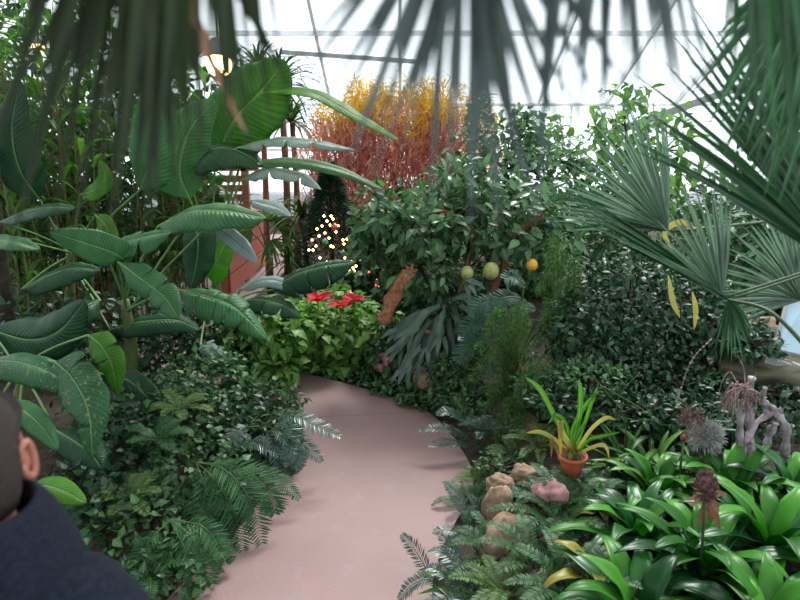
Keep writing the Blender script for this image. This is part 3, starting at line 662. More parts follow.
# feathery asparagus ferns
def plume(parent, P, R, mat, seed):
    r = np.random.default_rng(seed); Q = spline(P, 70); n = 620; k = r.integers(4, 69, n); t = k/69; rad = R*np.sin(PI*np.clip(t*.9+.08, 0, 1))**.6
    T = nz(np.gradient(Q, axis=0)); d = nz(r.normal(size=(n, 3))); d = d-T[k]*np.sum(d*T[k], 1)[:, None]; off = r.random(n)[:, None]
    pos = Q[k]+nz(d)*rad[:, None]*off*.8; yd = nz(d)*.8+T[k]*.7+r.normal(0, .3, (n, 3))-A(0, 0, .2)
    m = MB(); scatter(m, 'fine', pos, yd, r.normal(0, 1, (n, 3)), .035*(.7+.7*r.random(n)), r.random(n)); o = m.build('foliage', M[mat], parent); m = MB(); tube(m, Q, np.linspace(.004, .001, 70), 4); m.build('stalk', M['petiole'], o)
def aspara(px, py, Y, tips, label, seed, mat='asparagus', R=.07):
    b = gnd(px, py, Y); t = thing('asparagus_fern', b, label, 'fern')
    for i, (x, y) in enumerate(tips):
        e = at(x, y, Y-.1-.05*(i % 4)); md_ = (b+e)/2; md_[2] = max(b[2], e[2])+.06+.05*(i % 3); plume(t, [b, md_, e], R, mat, seed*20+i)
aspara(515, 360, 4.25, [(490, 325), (478, 350), (472, 380), (490, 395), (510, 405), (530, 400), (500, 345), (520, 330), (505, 370), (486, 410), (535, 375), (525, 350)], 'feathery asparagus fern hanging down the middle of the right bank', 1)
aspara(560, 345, 4.3, [(540, 290), (556, 280), (575, 290), (545, 320), (566, 310), (585, 310), (560, 340), (580, 340), (536, 345), (590, 335), (548, 265)], 'feathery asparagus fern below the orange-yellow fruit', 2)
aspara(530, 415, 3.9, [(500, 420), (520, 400), (545, 395), (515, 432), (540, 420), (495, 440), (560, 410)], 'low feathery asparagus fern above the small round rocks', 3)
bush('small_leaved_shrub', 'dark small-leaved shrub under the fan palm leaf', 'shrub', [(at(620, 300, 4.3), (.42, .3, .40)), (at(585, 330, 4.1), (.3, .25, .3)), (at(655, 335, 4.3), (.3, .3, .28)), (at(610, 360, 4.0), (.32, .25, .18))], 3800, .055, 'ovate', 'ivy_dark', seed=90)
bush('small_leaved_shrub', 'low creeping small-leaved plant behind the potted orchid', 'shrub', [(at(590, 380, 3.7), (.30, .2, .12)), (at(545, 385, 3.9), (.22, .2, .1))], 1300, .045, 'ovate', 'ivy', seed=91)
bush('small_leaved_shrub', 'olive low shrub beside the round rocks at the path edge', 'shrub', [(at(455, 372, 4.7), (.22, .2, .14)), (at(470, 398, 4.5), (.22, .2, .12)), (at(445, 398, 4.55), (.15, .12, .08))], 1500, .05, 'ovate', 'ivy', seed=92)
bush('small_leaved_shrub', 'low dark plant creeping along the far path edge', 'shrub', [(at(375, 378, 5.3), (.25, .15, .1)), (at(398, 385, 5.05), (.25, .15, .12)), (at(420, 398, 4.8), (.2, .15, .12))], 1300, .055, 'ovate', 'ivy', seed=93)
bush('small_leaved_shrub', 'dark low shrub between the feathery ferns and the bank rocks', 'shrub', [(at(680, 385, 3.9), (.35, .25, .12)), (at(560, 400, 3.6), (.2, .2, .1))], 1100, .05, 'ovate', 'ivy_dark', seed=94)
rock('rock', 'tan rounded rock behind the far path edge, below the staghorn fern', at(424, 378, 4.85), (.08, .08, .10), 'rock', 1)
rock('rock', 'small pinkish rock beside the low bright plants', at(386, 362, 5.2), (.10, .08, .08), 'rock_p', 2)
rock('rock', 'largest tan rock by the path, among the dark ferns', at(506, 543, 2.62), (.11, .11, .13), 'rock', 3)
rock('rock', 'upright tan rock just behind the largest path rock', at(497, 508, 2.85), (.075, .08, .11), 'rock', 4)
rock('rock', 'flat dark-topped rock nearest the camera at the path', at(522, 572, 2.5), (.10, .09, .07), 'rock_d', 5)
rock('rock', 'pale round rock left of the terracotta pot', at(522, 473, 3.2), (.06, .06, .05), 'rock', 6)
rock('rock', 'streaked pink and purple rock in front of the terracotta pot', at(550, 492, 2.8), (.085, .07, .055), 'rock_p', 7)
rock('rock', 'small brown rock under the asparagus fern', at(530, 425, 3.8), (.08, .08, .07), 'rock', 8)
rock('rock', 'tan rock half hidden below the pale round rock', at(500, 485, 3.15), (.07, .07, .06), 'rock', 9)
rock('boulder', 'large olive-grey boulder at the right edge, top of the bank wall', at(765, 372, 4.0), (.30, .25, .13), 'rock_d', 11, None, 'boulder')
rock('boulder', 'brownish boulder under the folded fan palm leaf', at(700, 335, 4.5), (.26, .2, .14), 'rock_d', 12, None, 'boulder')
rock('boulder', 'low dark boulder below the large olive one', at(775, 412, 3.9), (.28, .25, .13), 'rock_d', 13, None, 'boulder')
rock('boulder', 'dark boulder left of the olive one, behind the dried roots', at(690, 378, 4.3), (.26, .2, .14), 'rock_d', 14, None, 'boulder')
rock('boulder', 'brown boulder in the dim gap at the back of the bank', at(745, 330, 4.8), (.24, .2, .14), 'rock', 15, None, 'boulder')
m = MB(); box(m, at(790, 366, 3.9), (.35, .12, .05), rz=-.25, ry=.2); tag(m.build('stone_ledge', M['grey']), 'short grey stone ledge below the pale blue sheet', 'ledge')
t = thing('cold_frame_panel', at(792, 335, 4.2), 'pale blue panel leaning at the right edge of the bank', 'panel')
m = MB(); q = [at(774, 350, 4.05), at(815, 360, 4.05), at(812, 296, 4.3), at(787, 303, 4.3)]; m.add(q+[p+A(0, .02, 0) for p in q], [(0, 1, 2, 3), (7, 6, 5, 4), (0, 4, 5, 1), (1, 5, 6, 2), (2, 6, 7, 3), (3, 7, 4, 0)]); m.build('panel', M['sheet'], t)
m = MB(); bar(m, q[0], q[3], .025, .03); bar(m, q[0], q[1], .025, .03); bar(m, q[3], q[2], .025, .03); m.build('frame', M['grey'], t)
rosette('bromeliad', 'dark red bromeliad at the back of the right bank', 'bromeliad', gnd(655, 372, 4.1)+A(0, 0, .08), 12, .24, .028, 'darkred', seed=95, mats=['darkred', 'darkred', 'ivy_dark'])
rosette('hosta', 'small plant with dull blue-green leaves below the fan palm', 'plant', gnd(632, 365, 4.0)+A(0, 0, .05), 9, .24, .035, 'philo', seed=96, kind='ovate')
t = thing('grass_spike', gnd(672, 392, 3.5), 'thin pale beaded flower spike leaning right on the bank', 'flower spike')
P = spline([gnd(672, 400, 3.5), at(688, 368, 3.45), at(712, 338, 3.4)], 30); m = MB(); tube(m, P, .003, 5); m.build('stalk', M['dryroot'], t)
for p in P[8::2]: m = MB(); ball(m, p, .007, (1, 1, .7), 6); m.build('bead', M['drift'], t)
m = MB(); box(m, at(461, 339, 4.72), (.05, .006, .035), rx=-.4); t = m.build('plant_tag', M['tag']); tag(t, 'small white plant tag in front of the staghorn fern', 'plant tag')
m = MB(); tube(m, [at(461, 341, 4.725), gnd(461, 341, 4.75)], .003, 5); m.build('stake', M['grey'], t)
m = MB(); box(m, at(428, 332, 4.75), (.04, .006, .03), rx=-.4); tag(m.build('plant_tag', M['tan']), 'cream plant tag to the left of the white one', 'plant tag')

# yellow drooping leaves under fan palm
t = thing('yellow_strap_plant', gnd(690, 330, 4.2), 'plant with two long yellowing leaves hanging below the palm leaf', 'plant')
for pts in ([(668, 275), (672, 300), (680, 318)], [(692, 292), (695, 310), (694, 330)], [(672, 250), (664, 232), (680, 222), (700, 232)]):
    P = spline([at(x, y, 3.9) for x, y in pts], 12); m = MB(); ribbon(m, P, prof(12, 'lance')*.022, (.3, -1, 0), .3, 2, 0, .6); m.build('leaf', M['strap_y'], t)
m = MB(); tube(m, spline([gnd(690, 330, 4.2), at(680, 300, 4.1), at(668, 260, 3.95), at(672, 250, 3.9)], 12), .006, 5); m.build('stem', M['petiole'], t)

# ================================================================== potted orchid and strap leaves
pc = gnd(571, 476, 3.0); pc[2] = at(571, 474, 3.0)[2]
t = thing('potted_orchid', pc, 'terracotta pot holding a yellowing strap-leaved orchid', 'potted plant')
m = MB(); lathe(m, pc, [(.001, 0), (.048, 0), (.066, .09), (.066, .092), (.078, .092), (.079, .115), (.071, .115), (.066, .095), (.001, .09)], 28); m.build('pot', M['terra'], t)
m = MB(); lathe(m, pc, [(.001, .108), (.04, .107), (.068, .098)], 16); m.build('soil', M['soil'], t)
top = pc+A(0, 0, .105); r_ = np.random.default_rng(3)
for i, (pts, mat, hw) in enumerate([([(563, 455), (556, 420), (540, 390), (525, 377)], 'strap', .016), ([(570, 455), (572, 430), (585, 405), (600, 390)], 'strap', .014), ([(575, 455), (578, 420), (580, 395), (579, 379)], 'strap', .017),
        ([(566, 455), (562, 435), (560, 422), (560, 460)], 'strap_y', .019), ([(575, 455), (590, 430), (605, 418), (616, 420)], 'strap_y', .012), ([(565, 455), (555, 440), (540, 432), (526, 433)], 'strap_y', .012),
        ([(578, 455), (588, 440), (602, 436), (620, 432)], 'strap', .012), ([(560, 458), (553, 445), (552, 440), (551, 458)], 'tan', .012), ([(572, 455), (566, 425), (556, 415), (548, 424)], 'strap', .012), ([(574, 455), (585, 420), (592, 400), (598, 386)], 'strap', .012),
        ([(580, 458), (598, 445), (606, 448), (609, 458)], 'strap_y', .01), ([(568, 455), (575, 440), (583, 425), (590, 412)], 'strap', .013)]):
    P = spline([top+A(*r_.normal(0, .012, 2), 0)]+[at(x, y, 3.0-.04*(i % 4)) for x, y in pts[1:]], 18); m = MB(); ribbon(m, P, prof(18, 'strap')*hw, (.3, -1, .4), .35, 2, 0, r_.random()); m.build('leaf', M[mat], t)
for i in range(7):
    c = top+A(*r_.normal(0, .025, 2), 0); m = MB(); ball(m, c+A(0, 0, .025), .014, (1, 1, 2.1), 8); m.build('pseudobulb', M['strap_y'], t)
m = MB()
for i in range(70): P = arc(top+A(*r_.normal(0, .03, 2), 0), r_.random()*2*PI, 1.2, .6, .07, 5); ribbon(m, P, np.linspace(.002, .0005, 5), (0, -1, 0), 0, 1, 0, .5)
m.build('old_sheath', M['tan'], t)
rosette('strap_lily', 'clump of arching green strap leaves behind the bromeliads', 'plant', gnd(668, 425, 3.35), 22, .52, .015, 'strap_d', (.5, 1.35), -.3, seed=97, mats=['strap_d', 'strap'])
rosette('strap_lily', 'loose strap-leaved clump right of the potted orchid', 'plant', gnd(628, 432, 3.2), 14, .38, .013, 'strap', (.4, 1.3), -.2, seed=98, mats=['strap', 'strap_d'])
rosette('strap_lily', 'wide strap-leaved clump left of the rust-red bud', 'plant', gnd(655, 450, 3.1), 18, .42, .016, 'strap', (.3, 1.2), -.4, seed=198, mats=['strap', 'strap_d'])
rosette('strap_lily', 'strap-leaved clump in front of the bank boulders', 'plant', gnd(712, 410, 3.6), 16, .34, .013, 'strap_d', (.5, 1.3), -.3, seed=99)
t = thing('climbing_vine', gnd(610, 440, 3.3), 'thin arching stems between the orchid and the strap leaves', 'vine')
for i, pts in enumerate([[(600, 385), (640, 408), (660, 425)], [(620, 470), (625, 420), (600, 385), (585, 365)], [(612, 455), (618, 400), (640, 372)]]):
    m = MB(); tube(m, spline([at(x, y, 3.2) for x, y in pts], 16), .0028, 5); m.build('stem', M['petiole'], t)

# ================================================================== bromeliads, bottom right
def brom(px, py, Y, n, L, hw, label, seed, mats, e0=(.35, 1.4), z=None):
    c = gnd(px, py, Y)
    if z is not None: c[2] += z
    return rosette('bromeliad', c, label, 'bromeliad') if False else rosette('bromeliad', label, 'bromeliad', c, n, L, hw, mats[0], e0, -.8, None, seed, 'brom', .14, mats=mats, wave=.12, pts=18, thick=.002, curl=.12)
G, D, Yw = 'brom', 'brom_dark', 'brom_yellow'
brom(705, 565, 2.25, 24, .50, .040, 'large glossy bromeliad around the dried brown flower head', 201, [G, G, D])
brom(640, 520, 2.5, 22, .44, .038, 'glossy bromeliad at the left of the group, behind the ferns', 202, [G, D])
brom(770, 560, 2.35, 22, .50, .040, 'glossy bromeliad at the right edge of the group', 203, [D, G])
brom(735, 490, 2.75, 24, .48, .040, 'bright bromeliad in front of the pale dried roots', 204, [G])
brom(660, 470, 2.85, 22, .42, .036, 'bright bromeliad in front of the red dried flower', 205, [G, G, 'strap'])
brom(640, 610, 2.0, 20, .46, .040, 'dark glossy bromeliad nearest the camera at the bottom', 206, [D, D, G])
brom(765, 640, 1.9, 20, .46, .040, 'dark bromeliad in the bottom right corner', 207, [D, G])
brom(600, 550, 2.25, 6, .30, .030, 'yellowing bromeliad with brown tips beside the dark ferns', 208, [Yw], (.7, 1.4))
brom(602, 500, 2.75, 8, .18, .032, 'small yellow-leaved bromeliad in front of the terracotta pot', 209, [Yw, Yw, G], (.4, 1.2))
brom(795, 500, 2.7, 20, .44, .038, 'bromeliad cut by the right edge behind the others', 210, [D, G])
# dried flower head standing in the bromeliad
c = at(705, 530, 2.1); t = thing('dried_flower', c, 'brown dried flower head standing in the large glossy bromeliad', 'dried flower'); r_ = np.random.default_rng(12)
hd = at(706, 487, 2.1); m = MB(); tube(m, [c-A(0, 0, .12), hd], [.005, .006], 6); m.build('stalk', M['petiole_d'], t)
m = MB(); k = 260; d = nz(r_.normal(size=(k, 3))); ball(m, hd+A(0, 0, .005), .025, (1, 1, 1.6), 12); scatter(m, 'lance', hd+d*A(.024, .024, .05), d+A(0, 0, .8), r_.normal(size=(k, 3)), np.full(k, .03), r_.random(k)); m.build('seed_head', M['dryflower'], t)
for i, (x, y) in enumerate([(690, 506), (697, 528), (712, 522), (719, 512), (727, 494), (704, 525), (686, 500), (720, 530)]):
    e = at(x, y, 2.05+.1*(i % 3)); P = spline([hd-A(0, 0, .045), (hd-A(0, 0, .045)+e)/2+A(0, 0, .015), e], 10); m = MB(); ribbon(m, P, prof(10, 'lance')*.015, (0, -1, 0), .5, 4, .2, r_.random(), .2, i); m.build('bract', M['drybract'], t)
# grey air plant ball, red flower
c = at(705, 437, 2.95); t = thing('air_plant', c-A(0, 0, .08), 'fuzzy pale grey air plant between red dried flower and driftwood', 'air plant')
m = MB(); k = 900; d = nz(r_.normal(size=(k, 3))+A(0, 0, .4)); ball(m, c, .06, (1, .9, 1.05), 12); scatter(m, 'fine', c+d*A(.06, .055, .062), d+r_.normal(0, .6, (k, 3)), r_.normal(size=(k, 3)), .045*(.6+.8*r_.random(k)), r_.random(k)); m.build('foliage', M['airp'], t)
m = MB(); tube(m, [c-A(0, 0, .25), c], .012, 6); m.build('stem', M['dryroot'], t)
c = at(684, 437, 2.85); t = thing('dried_flower', c-A(0, 0, .2), 'rust-red dried flower bud left of the grey air plant', 'dried flower')
m = MB(); tube(m, [c-A(0, 0, .2), c-A(0, 0, .02)], .006, 6); m.build('stalk', M['petiole'], t)
for i in range(9): m = MB(); az = i*.7; P = arc(c-A(0, 0, .03), az, 1.3, .9+.5*(i % 2), .065, 7); ribbon(m, P, prof(7, 'ovate')*.014, (math.cos(az), math.sin(az), .2), .3, 2, 0, .5); m.build('bract', M['drybract' if i % 3 else 'rust'], t)
c = at(692, 418, 2.9); m = MB(); k = 220; th = r_.random(k)*2*PI; P = c+np.stack([np.cos(th)*.042, np.sin(th)*.02, np.sin(th)*.028+r_.normal(0, .006, k)], 1)
scatter(m, 'thin', P, nz(r_.normal(size=(k, 3))), r_.normal(size=(k, 3)), .05*(.6+.6*r_.random(k)), r_.random(k)); o = m.build('dried_wreath', M['dryflower']); tag(o, 'curled dark brown dried stems arching above the rust-red bud', 'dried stems')
# driftwood & dried roots
t = thing('driftwood', at(758, 468, 2.95), 'pale grey twisted driftwood with loops behind the bromeliads', 'driftwood')
for pts, r0 in [([(742, 470), (745, 445), (755, 425), (768, 415), (782, 410)], .016), ([(768, 415), (762, 400), (765, 388)], .013), ([(775, 412), (785, 425), (786, 445), (780, 470)], .02), ([(762, 465), (768, 440), (776, 422)], .018), ([(738, 470), (740, 430), (741, 400)], .017), ([(752, 470), (750, 425), (748, 395), (752, 378)], .02), ([(764, 402), (775, 410), (785, 422)], .014)]:
    P = spline([at(x, y, 2.95+.03*math.sin(x)) for x, y in pts], 22); m = MB(); tube(m, P, r0*(1+.2*np.sin(np.arange(22)*.9)), 10); V = m.v[0]; m.v[0] = V+fnoise(V, 40)[:, None]*.004; m.build('branch', M['drift'], t)
t = thing('dried_root_ball', at(741, 440, 2.85), 'tangle of dried pinkish-brown roots hanging over the driftwood', 'dried roots')
c = at(740, 388, 2.87); rt = []
for i in range(64):
    a = r_.random()*2*PI; L = .09+.09*r_.random(); e = c+A(math.cos(a)*L*.5, r_.normal(0, .03), -abs(L)*(.55+r_.random()*.8)+.02); P = spline([c+A(*r_.normal(0, .015, 3)), (c+e)/2+A(math.cos(a)*.03, -.02, .05*r_.random()), e], 12)
    m = MB() if i % 4 == 0 else m; tube(m, P, np.linspace(.0045, .0014, 12), 5)
    if i % 4 == 3: m.build('root', M['dryroot'], t)
for pts in ([(738, 385), (730, 372), (722, 382), (718, 398)], [(745, 390), (744, 370), (738, 355)], [(738, 388), (728, 392), (717, 408)], [(742, 388), (752, 380), (757, 372)]):
    m = MB(); tube(m, spline([at(x, y, 2.83) for x, y in pts], 14), np.linspace(.004, .0012, 14), 5); m.build('root', M['dryroot'], t)

# ================================================================== ferns along the right edge of the path
def efern(px, py, Y, nf, L, pl, mat, label, seed, az0=0, az1=2*PI, e0=(.5, 1.2), e1=-.5, z=.0, **k):
    b = gnd(px, py, Y); b[2] = max(b[2], 0)+z
    return fern('fern', label, 'fern', b, nf, L, pl, mat, az0, az1, e0, e1, None, seed, **k)
lfern(at(446, 598, 2.48), [[(430, 575, 2.5), (415, 550, 2.52), (401, 534, 2.55)], [(430, 580, 2.4), (412, 585, 2.4), (398, 600, 2.4)], [(455, 570, 2.5), (450, 550, 2.55), (440, 535, 2.6)]], .055, 'fern_dark', 'blue-black fern whose lowest frond arches over the path at the bottom', 700, 18)
lfern(at(478, 553, 2.8), [[(470, 525, 2.8), (458, 500, 2.85), (445, 483, 2.9)], [(465, 535, 2.8), (448, 530, 2.8), (432, 532, 2.8)], [(485, 530, 2.8), (480, 510, 2.85), (470, 495, 2.9)]], .05, 'fern_dark', 'blue-black fern with one frond pointing up beside the path rocks', 710, 18)
lfern(at(480, 446, 3.95), [[(462, 420, 3.95), (448, 412, 3.95), (436, 414, 3.95)], [(460, 434, 3.9), (440, 428, 3.9), (414, 431, 3.9)], [(462, 444, 3.85), (446, 442, 3.85), (428, 446, 3.8)], [(490, 430, 3.9), (500, 425, 3.9), (512, 432, 3.85)]], .065, 'fern_dark', 'blue-black fern reaching over the path below the small-leaved shrub', 720, 18)
efern(470, 610, 2.4, 8, .3, .06, 'fern_dark', 'blue-black fern cut by the bottom edge of the picture', 301)
efern(490, 440, 4.0, 10, .26, .055, 'fern_dark', 'compact blue-grey fern below the asparagus fern', 304, 0, 6.28, (.5, 1.2), -.3)
for i, (px, py, Y, L, mt, lab) in enumerate([(485, 470, 3.55, .26, 'fern_light', 'pale lacy fern at the path edge, left of the pale round rock'), (545, 520, 2.85, .26, 'fern', 'green fern to the right of the upright tan rock'), (470, 500, 3.3, .24, 'fern', 'green fern on the path edge above the upright frond'),
        (560, 545, 2.65, .36, 'fern', 'tall green fern left of the yellowing bromeliad'), (580, 515, 2.75, .32, 'fern', 'green fern behind the streaked pink rock'), (535, 590, 2.35, .34, 'fern', 'green fern at the bottom in front of the flat rock'),
        (490, 580, 2.6, .26, 'fern', 'short green fern beside the largest tan rock'), (570, 595, 2.2, .36, 'fern', 'green fern at the bottom beside the glossy bromeliad'), (540, 450, 3.5, .22, 'fern_light', 'pale fern behind the terracotta pot'),
        (505, 620, 2.25, .3, 'fern_light', 'light green fern cut by the bottom edge'), (600, 490, 2.9, .26, 'fern', 'fine green fern between pot and bromeliads'), (515, 455, 3.55, .22, 'fern_light', 'pale lacy fern above the pale round rock')]):
    efern(px, py, Y, 9, L, .042, mt, lab, 310+i, dens=17)
bush('creeping_plant', 'dark leafy creeper between the strap leaves and the dried roots', 'plant', [(at(690, 415, 3.5), (.45, .25, .10)), (at(640, 410, 3.45), (.3, .2, .10)), (at(760, 425, 3.4), (.35, .2, .10))], 1700, .05, 'ovate', 'ivy_dark', seed=330)
bush('creeping_plant', 'leafy creeper hanging over the bank boulders', 'plant', [(at(720, 330, 4.2), (.35, .15, .18)), (at(755, 345, 4.0), (.2, .12, .10)), (at(690, 300, 4.5), (.4, .2, .2)), (at(780, 395, 3.7), (.2, .12, .05))], 1700, .06, 'ovate', 'ivy_dark', seed=331)
bush('creeping_plant', 'low mixed leaves at the foot of the path rocks', 'plant', [(at(485, 585, 2.55), (.16, .2, .08)), (at(520, 610, 2.3), (.3, .2, .1)), (at(500, 470, 3.4), (.16, .2, .08)), (at(560, 580, 2.4), (.2, .2, .12))], 1300, .04, 'ovate', 'ivy', seed=320)
bush('creeping_plant', 'small-leaved creeping plant around the pot and bromeliads', 'plant', [(at(600, 520, 2.75), (.3, .25, .08)), (at(540, 510, 2.95), (.25, .2, .07)), (at(650, 480, 3.0), (.4, .2, .08))], 1300, .04, 'ovate', 'ivy_dark', seed=321)
t = thing('broad_leaf_seedling', gnd(475, 600, 2.45), 'small plant with pale green blades over the bottom of the path', 'plant')
for pts in ([(470, 592), (450, 577), (416, 572)], [(470, 596), (445, 588), (418, 594)], [(478, 600), (480, 580), (470, 565)]): P = spline([at(x, y, 2.45) for x, y in pts], 9); m = MB(); ribbon(m, P, prof(9)*.012, (0, -.5, 1), .2, 2, 0, .7); m.build('leaf', M['strap'], t)

# ================================================================== left ivy bank
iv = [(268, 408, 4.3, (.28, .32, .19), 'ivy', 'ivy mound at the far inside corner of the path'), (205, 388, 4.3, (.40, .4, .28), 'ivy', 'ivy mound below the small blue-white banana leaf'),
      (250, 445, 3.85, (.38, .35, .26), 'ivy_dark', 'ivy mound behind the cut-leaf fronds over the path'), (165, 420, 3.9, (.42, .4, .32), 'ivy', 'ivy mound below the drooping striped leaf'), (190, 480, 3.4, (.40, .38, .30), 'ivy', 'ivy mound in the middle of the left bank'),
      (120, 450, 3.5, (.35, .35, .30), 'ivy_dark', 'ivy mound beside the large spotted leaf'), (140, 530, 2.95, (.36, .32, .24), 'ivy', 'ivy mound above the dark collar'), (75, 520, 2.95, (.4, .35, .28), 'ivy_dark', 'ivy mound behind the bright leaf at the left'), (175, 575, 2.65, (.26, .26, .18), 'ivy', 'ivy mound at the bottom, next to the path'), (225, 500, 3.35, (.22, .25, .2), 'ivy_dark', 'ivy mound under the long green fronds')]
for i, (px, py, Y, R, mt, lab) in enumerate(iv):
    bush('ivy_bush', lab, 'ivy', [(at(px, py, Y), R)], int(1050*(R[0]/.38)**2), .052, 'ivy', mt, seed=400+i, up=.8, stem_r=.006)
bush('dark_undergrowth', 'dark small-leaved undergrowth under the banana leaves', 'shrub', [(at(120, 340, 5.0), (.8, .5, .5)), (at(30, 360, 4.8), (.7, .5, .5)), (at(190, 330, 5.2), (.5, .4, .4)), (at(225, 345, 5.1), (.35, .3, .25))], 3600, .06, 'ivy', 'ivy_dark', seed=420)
lfern(at(196, 462, 3.15), [[(225, 470, 3.05), (250, 500, 2.95), (262, 545, 2.9)], [(215, 480, 3.05), (235, 515, 2.95), (243, 552, 2.85)], [(240, 468, 3.1), (268, 490, 3.05), (275, 515, 3.0)], [(210, 500, 3.0), (222, 530, 2.9), (225, 555, 2.85)], [(205, 490, 3), (200, 520, 2.9), (205, 550, 2.8)]], .13, 'fern', 'large feathery green fern spilling over the left path edge', 500, 24, tpl='pinna')
lfern(at(262, 425, 3.75), [[(290, 415, 3.65), (315, 425, 3.6), (342, 438, 3.55)], [(285, 425, 3.65), (305, 445, 3.6), (322, 462, 3.55)], [(245, 440, 3.6), (262, 445, 3.55), (288, 458, 3.5)], [(280, 432, 3.6), (295, 452, 3.55), (300, 470, 3.5)], [(240, 430, 3.6), (232, 440, 3.5), (228, 455, 3.45)], [(270, 440, 3.6), (280, 460, 3.5), (280, 482, 3.45)]], .085, 'fern_dark', 'dark glossy fern reaching over the path from the ivy', 520, 18)
lfern(at(170, 520, 2.75), [[(190, 535, 2.65), (205, 560, 2.6), (213, 585, 2.55)], [(185, 550, 2.6), (195, 575, 2.55), (190, 600, 2.5)], [(150, 540, 2.65), (140, 560, 2.6), (135, 580, 2.55)], [(200, 525, 2.7), (215, 540, 2.65), (225, 560, 2.6)]], .085, 'fern', 'green fern at the bottom left edge of the path', 540, 16)
lfern(at(235, 470, 3.35), [[(255, 478, 3.3), (272, 498, 3.25), (280, 520, 3.2)], [(262, 470, 3.3), (282, 482, 3.25), (300, 500, 3.2)], [(228, 490, 3.3), (240, 505, 3.2), (244, 530, 3.15)]], .075, 'fern', 'mid green fern between the dark glossy fern and the large feathery one', 580, 16)
bush('ivy_bush', 'ivy mound spilling onto the inner edge of the path', 'ivy', [(at(272, 445, 3.8), (.22, .25, .2))], 420, .052, 'ivy', 'ivy', seed=431, stem_r=.006)
for i, (px, py, Y, mt, lab) in enumerate([(160, 440, 3.3, 'fern', 'small bright fern in the ivy near the hanging leaf'), (130, 500, 2.95, 'fern_light', 'small pale fern in the middle of the ivy'), (180, 410, 3.6, 'fern_light', 'small light green fern at the top of the ivy'), (150, 575, 2.55, 'fern', 'small fern beside the navy jacket shoulder')]):
    b = at(px, py, Y); fern('fern', lab, 'fern', b, 9, .22, .05, mt, 0, 6.28, (.3, 1.0), -.5, None, 560+i, dens=14)

# ================================================================== banana plants and big leaves on the left
def banana(label, base, top, leaves, seed, r=.05, name='banana_plant'):
    base = np.array(base); t = thing(name, base, label, 'banana plant'); m = MB()
    tube(m, spline([base, (base+top)/2+A(.03, 0, 0), top], 12), np.linspace(r*1.25, r*.6, 12), 12); m.build('stem', M['stem'], t)
    for i, (pts, hwpx, mat, dr, tears, hint) in enumerate(leaves):
        P = [at(x, y, Y) for x, y, Y in pts]; hw = hwpx*pts[len(pts)//2][2]/FPX
        big_leaf(t, P, hw, mat, hint, dr, tears, seed*50+i, petiole=top-A(0, 0, .02*i), ribr=.0055)
    return t
U = (0, -.55, .8); Fc = (0, -1, .25); Up = (0, -.15, 1)
banana('banana plant with the long arching leaves in the middle left', gnd(130, 400, 4.6), at(125, 300, 4.5), [
    ([(158, 226, 3.9), (190, 212, 3.75), (225, 211, 3.65), (266, 218, 3.6)], 24, 'banana', .45, (), U),
    ([(130, 264, 3.7), (115, 254, 3.6), (85, 243, 3.55), (50, 232, 3.5)], 17, 'banana', .2, (), Fc),
    ([(104, 252, 3.75), (125, 242, 3.7), (150, 236, 3.65), (173, 232, 3.6)], 20, 'banana', .5, (.55,), U),
    ([(118, 262, 3.6), (142, 280, 3.5), (165, 298, 3.4), (180, 320, 3.35)], 17, 'banana', .3, (.5, .72), Fc),
    ([(180, 290, 3.7), (205, 296, 3.6), (235, 308, 3.55), (268, 340, 3.5)], 25, 'banana', .7, (.3, .5, .64, .8), U),
    ([(212, 222, 3.9), (228, 235, 3.8), (243, 248, 3.75), (257, 263, 3.7)], 9, 'banana_pale', .2, (), Fc),
    ([(192, 215, 4.3), (198, 240, 4.2), (196, 265, 4.2), (190, 290, 4.2)], 17, 'banana_dark', .3, (), Fc),
], 1)
banana('banana plant with the large pale-spotted hanging leaf at the left', gnd(20, 420, 4.0), at(20, 360, 3.9), [
    ([(55, 362, 3.3), (72, 378, 3.2), (88, 410, 3.1), (93, 460, 3.05)], 27, 'banana_spot', .25, (.8,), Fc),
    ([(-15, 362, 3.5), (15, 362, 3.4), (48, 372, 3.3), (92, 396, 3.25)], 22, 'banana_spot', .5, (), U),
    ([(88, 335, 3.6), (100, 345, 3.55), (112, 365, 3.5), (118, 397, 3.5)], 16, 'banana_lime', .3, (.6,), Fc),
    ([(0, 400, 3.2), (25, 412, 3.1), (42, 428, 3.05), (58, 450, 3.0)], 13, 'banana', .3, (), U),
    ([(55, 430, 3.3), (75, 442, 3.2), (92, 455, 3.15), (107, 478, 3.1)], 20, 'banana_dark', .4, (), U),
    ([(118, 375, 3.9), (135, 385, 3.8), (150, 400, 3.75), (166, 420, 3.7)], 14, 'banana_dark', .3, (), Fc),
    ([(10, 505, 2.9), (35, 487, 2.6), (60, 490, 2.5), (86, 503, 2.45)], 17, 'banana_lime', .4, (), U),
    ([(-10, 330, 4.2), (30, 340, 4.1), (60, 330, 4.0), (85, 300, 4.0)], 26, 'banana_dark', .4, (), Fc),
], 2)
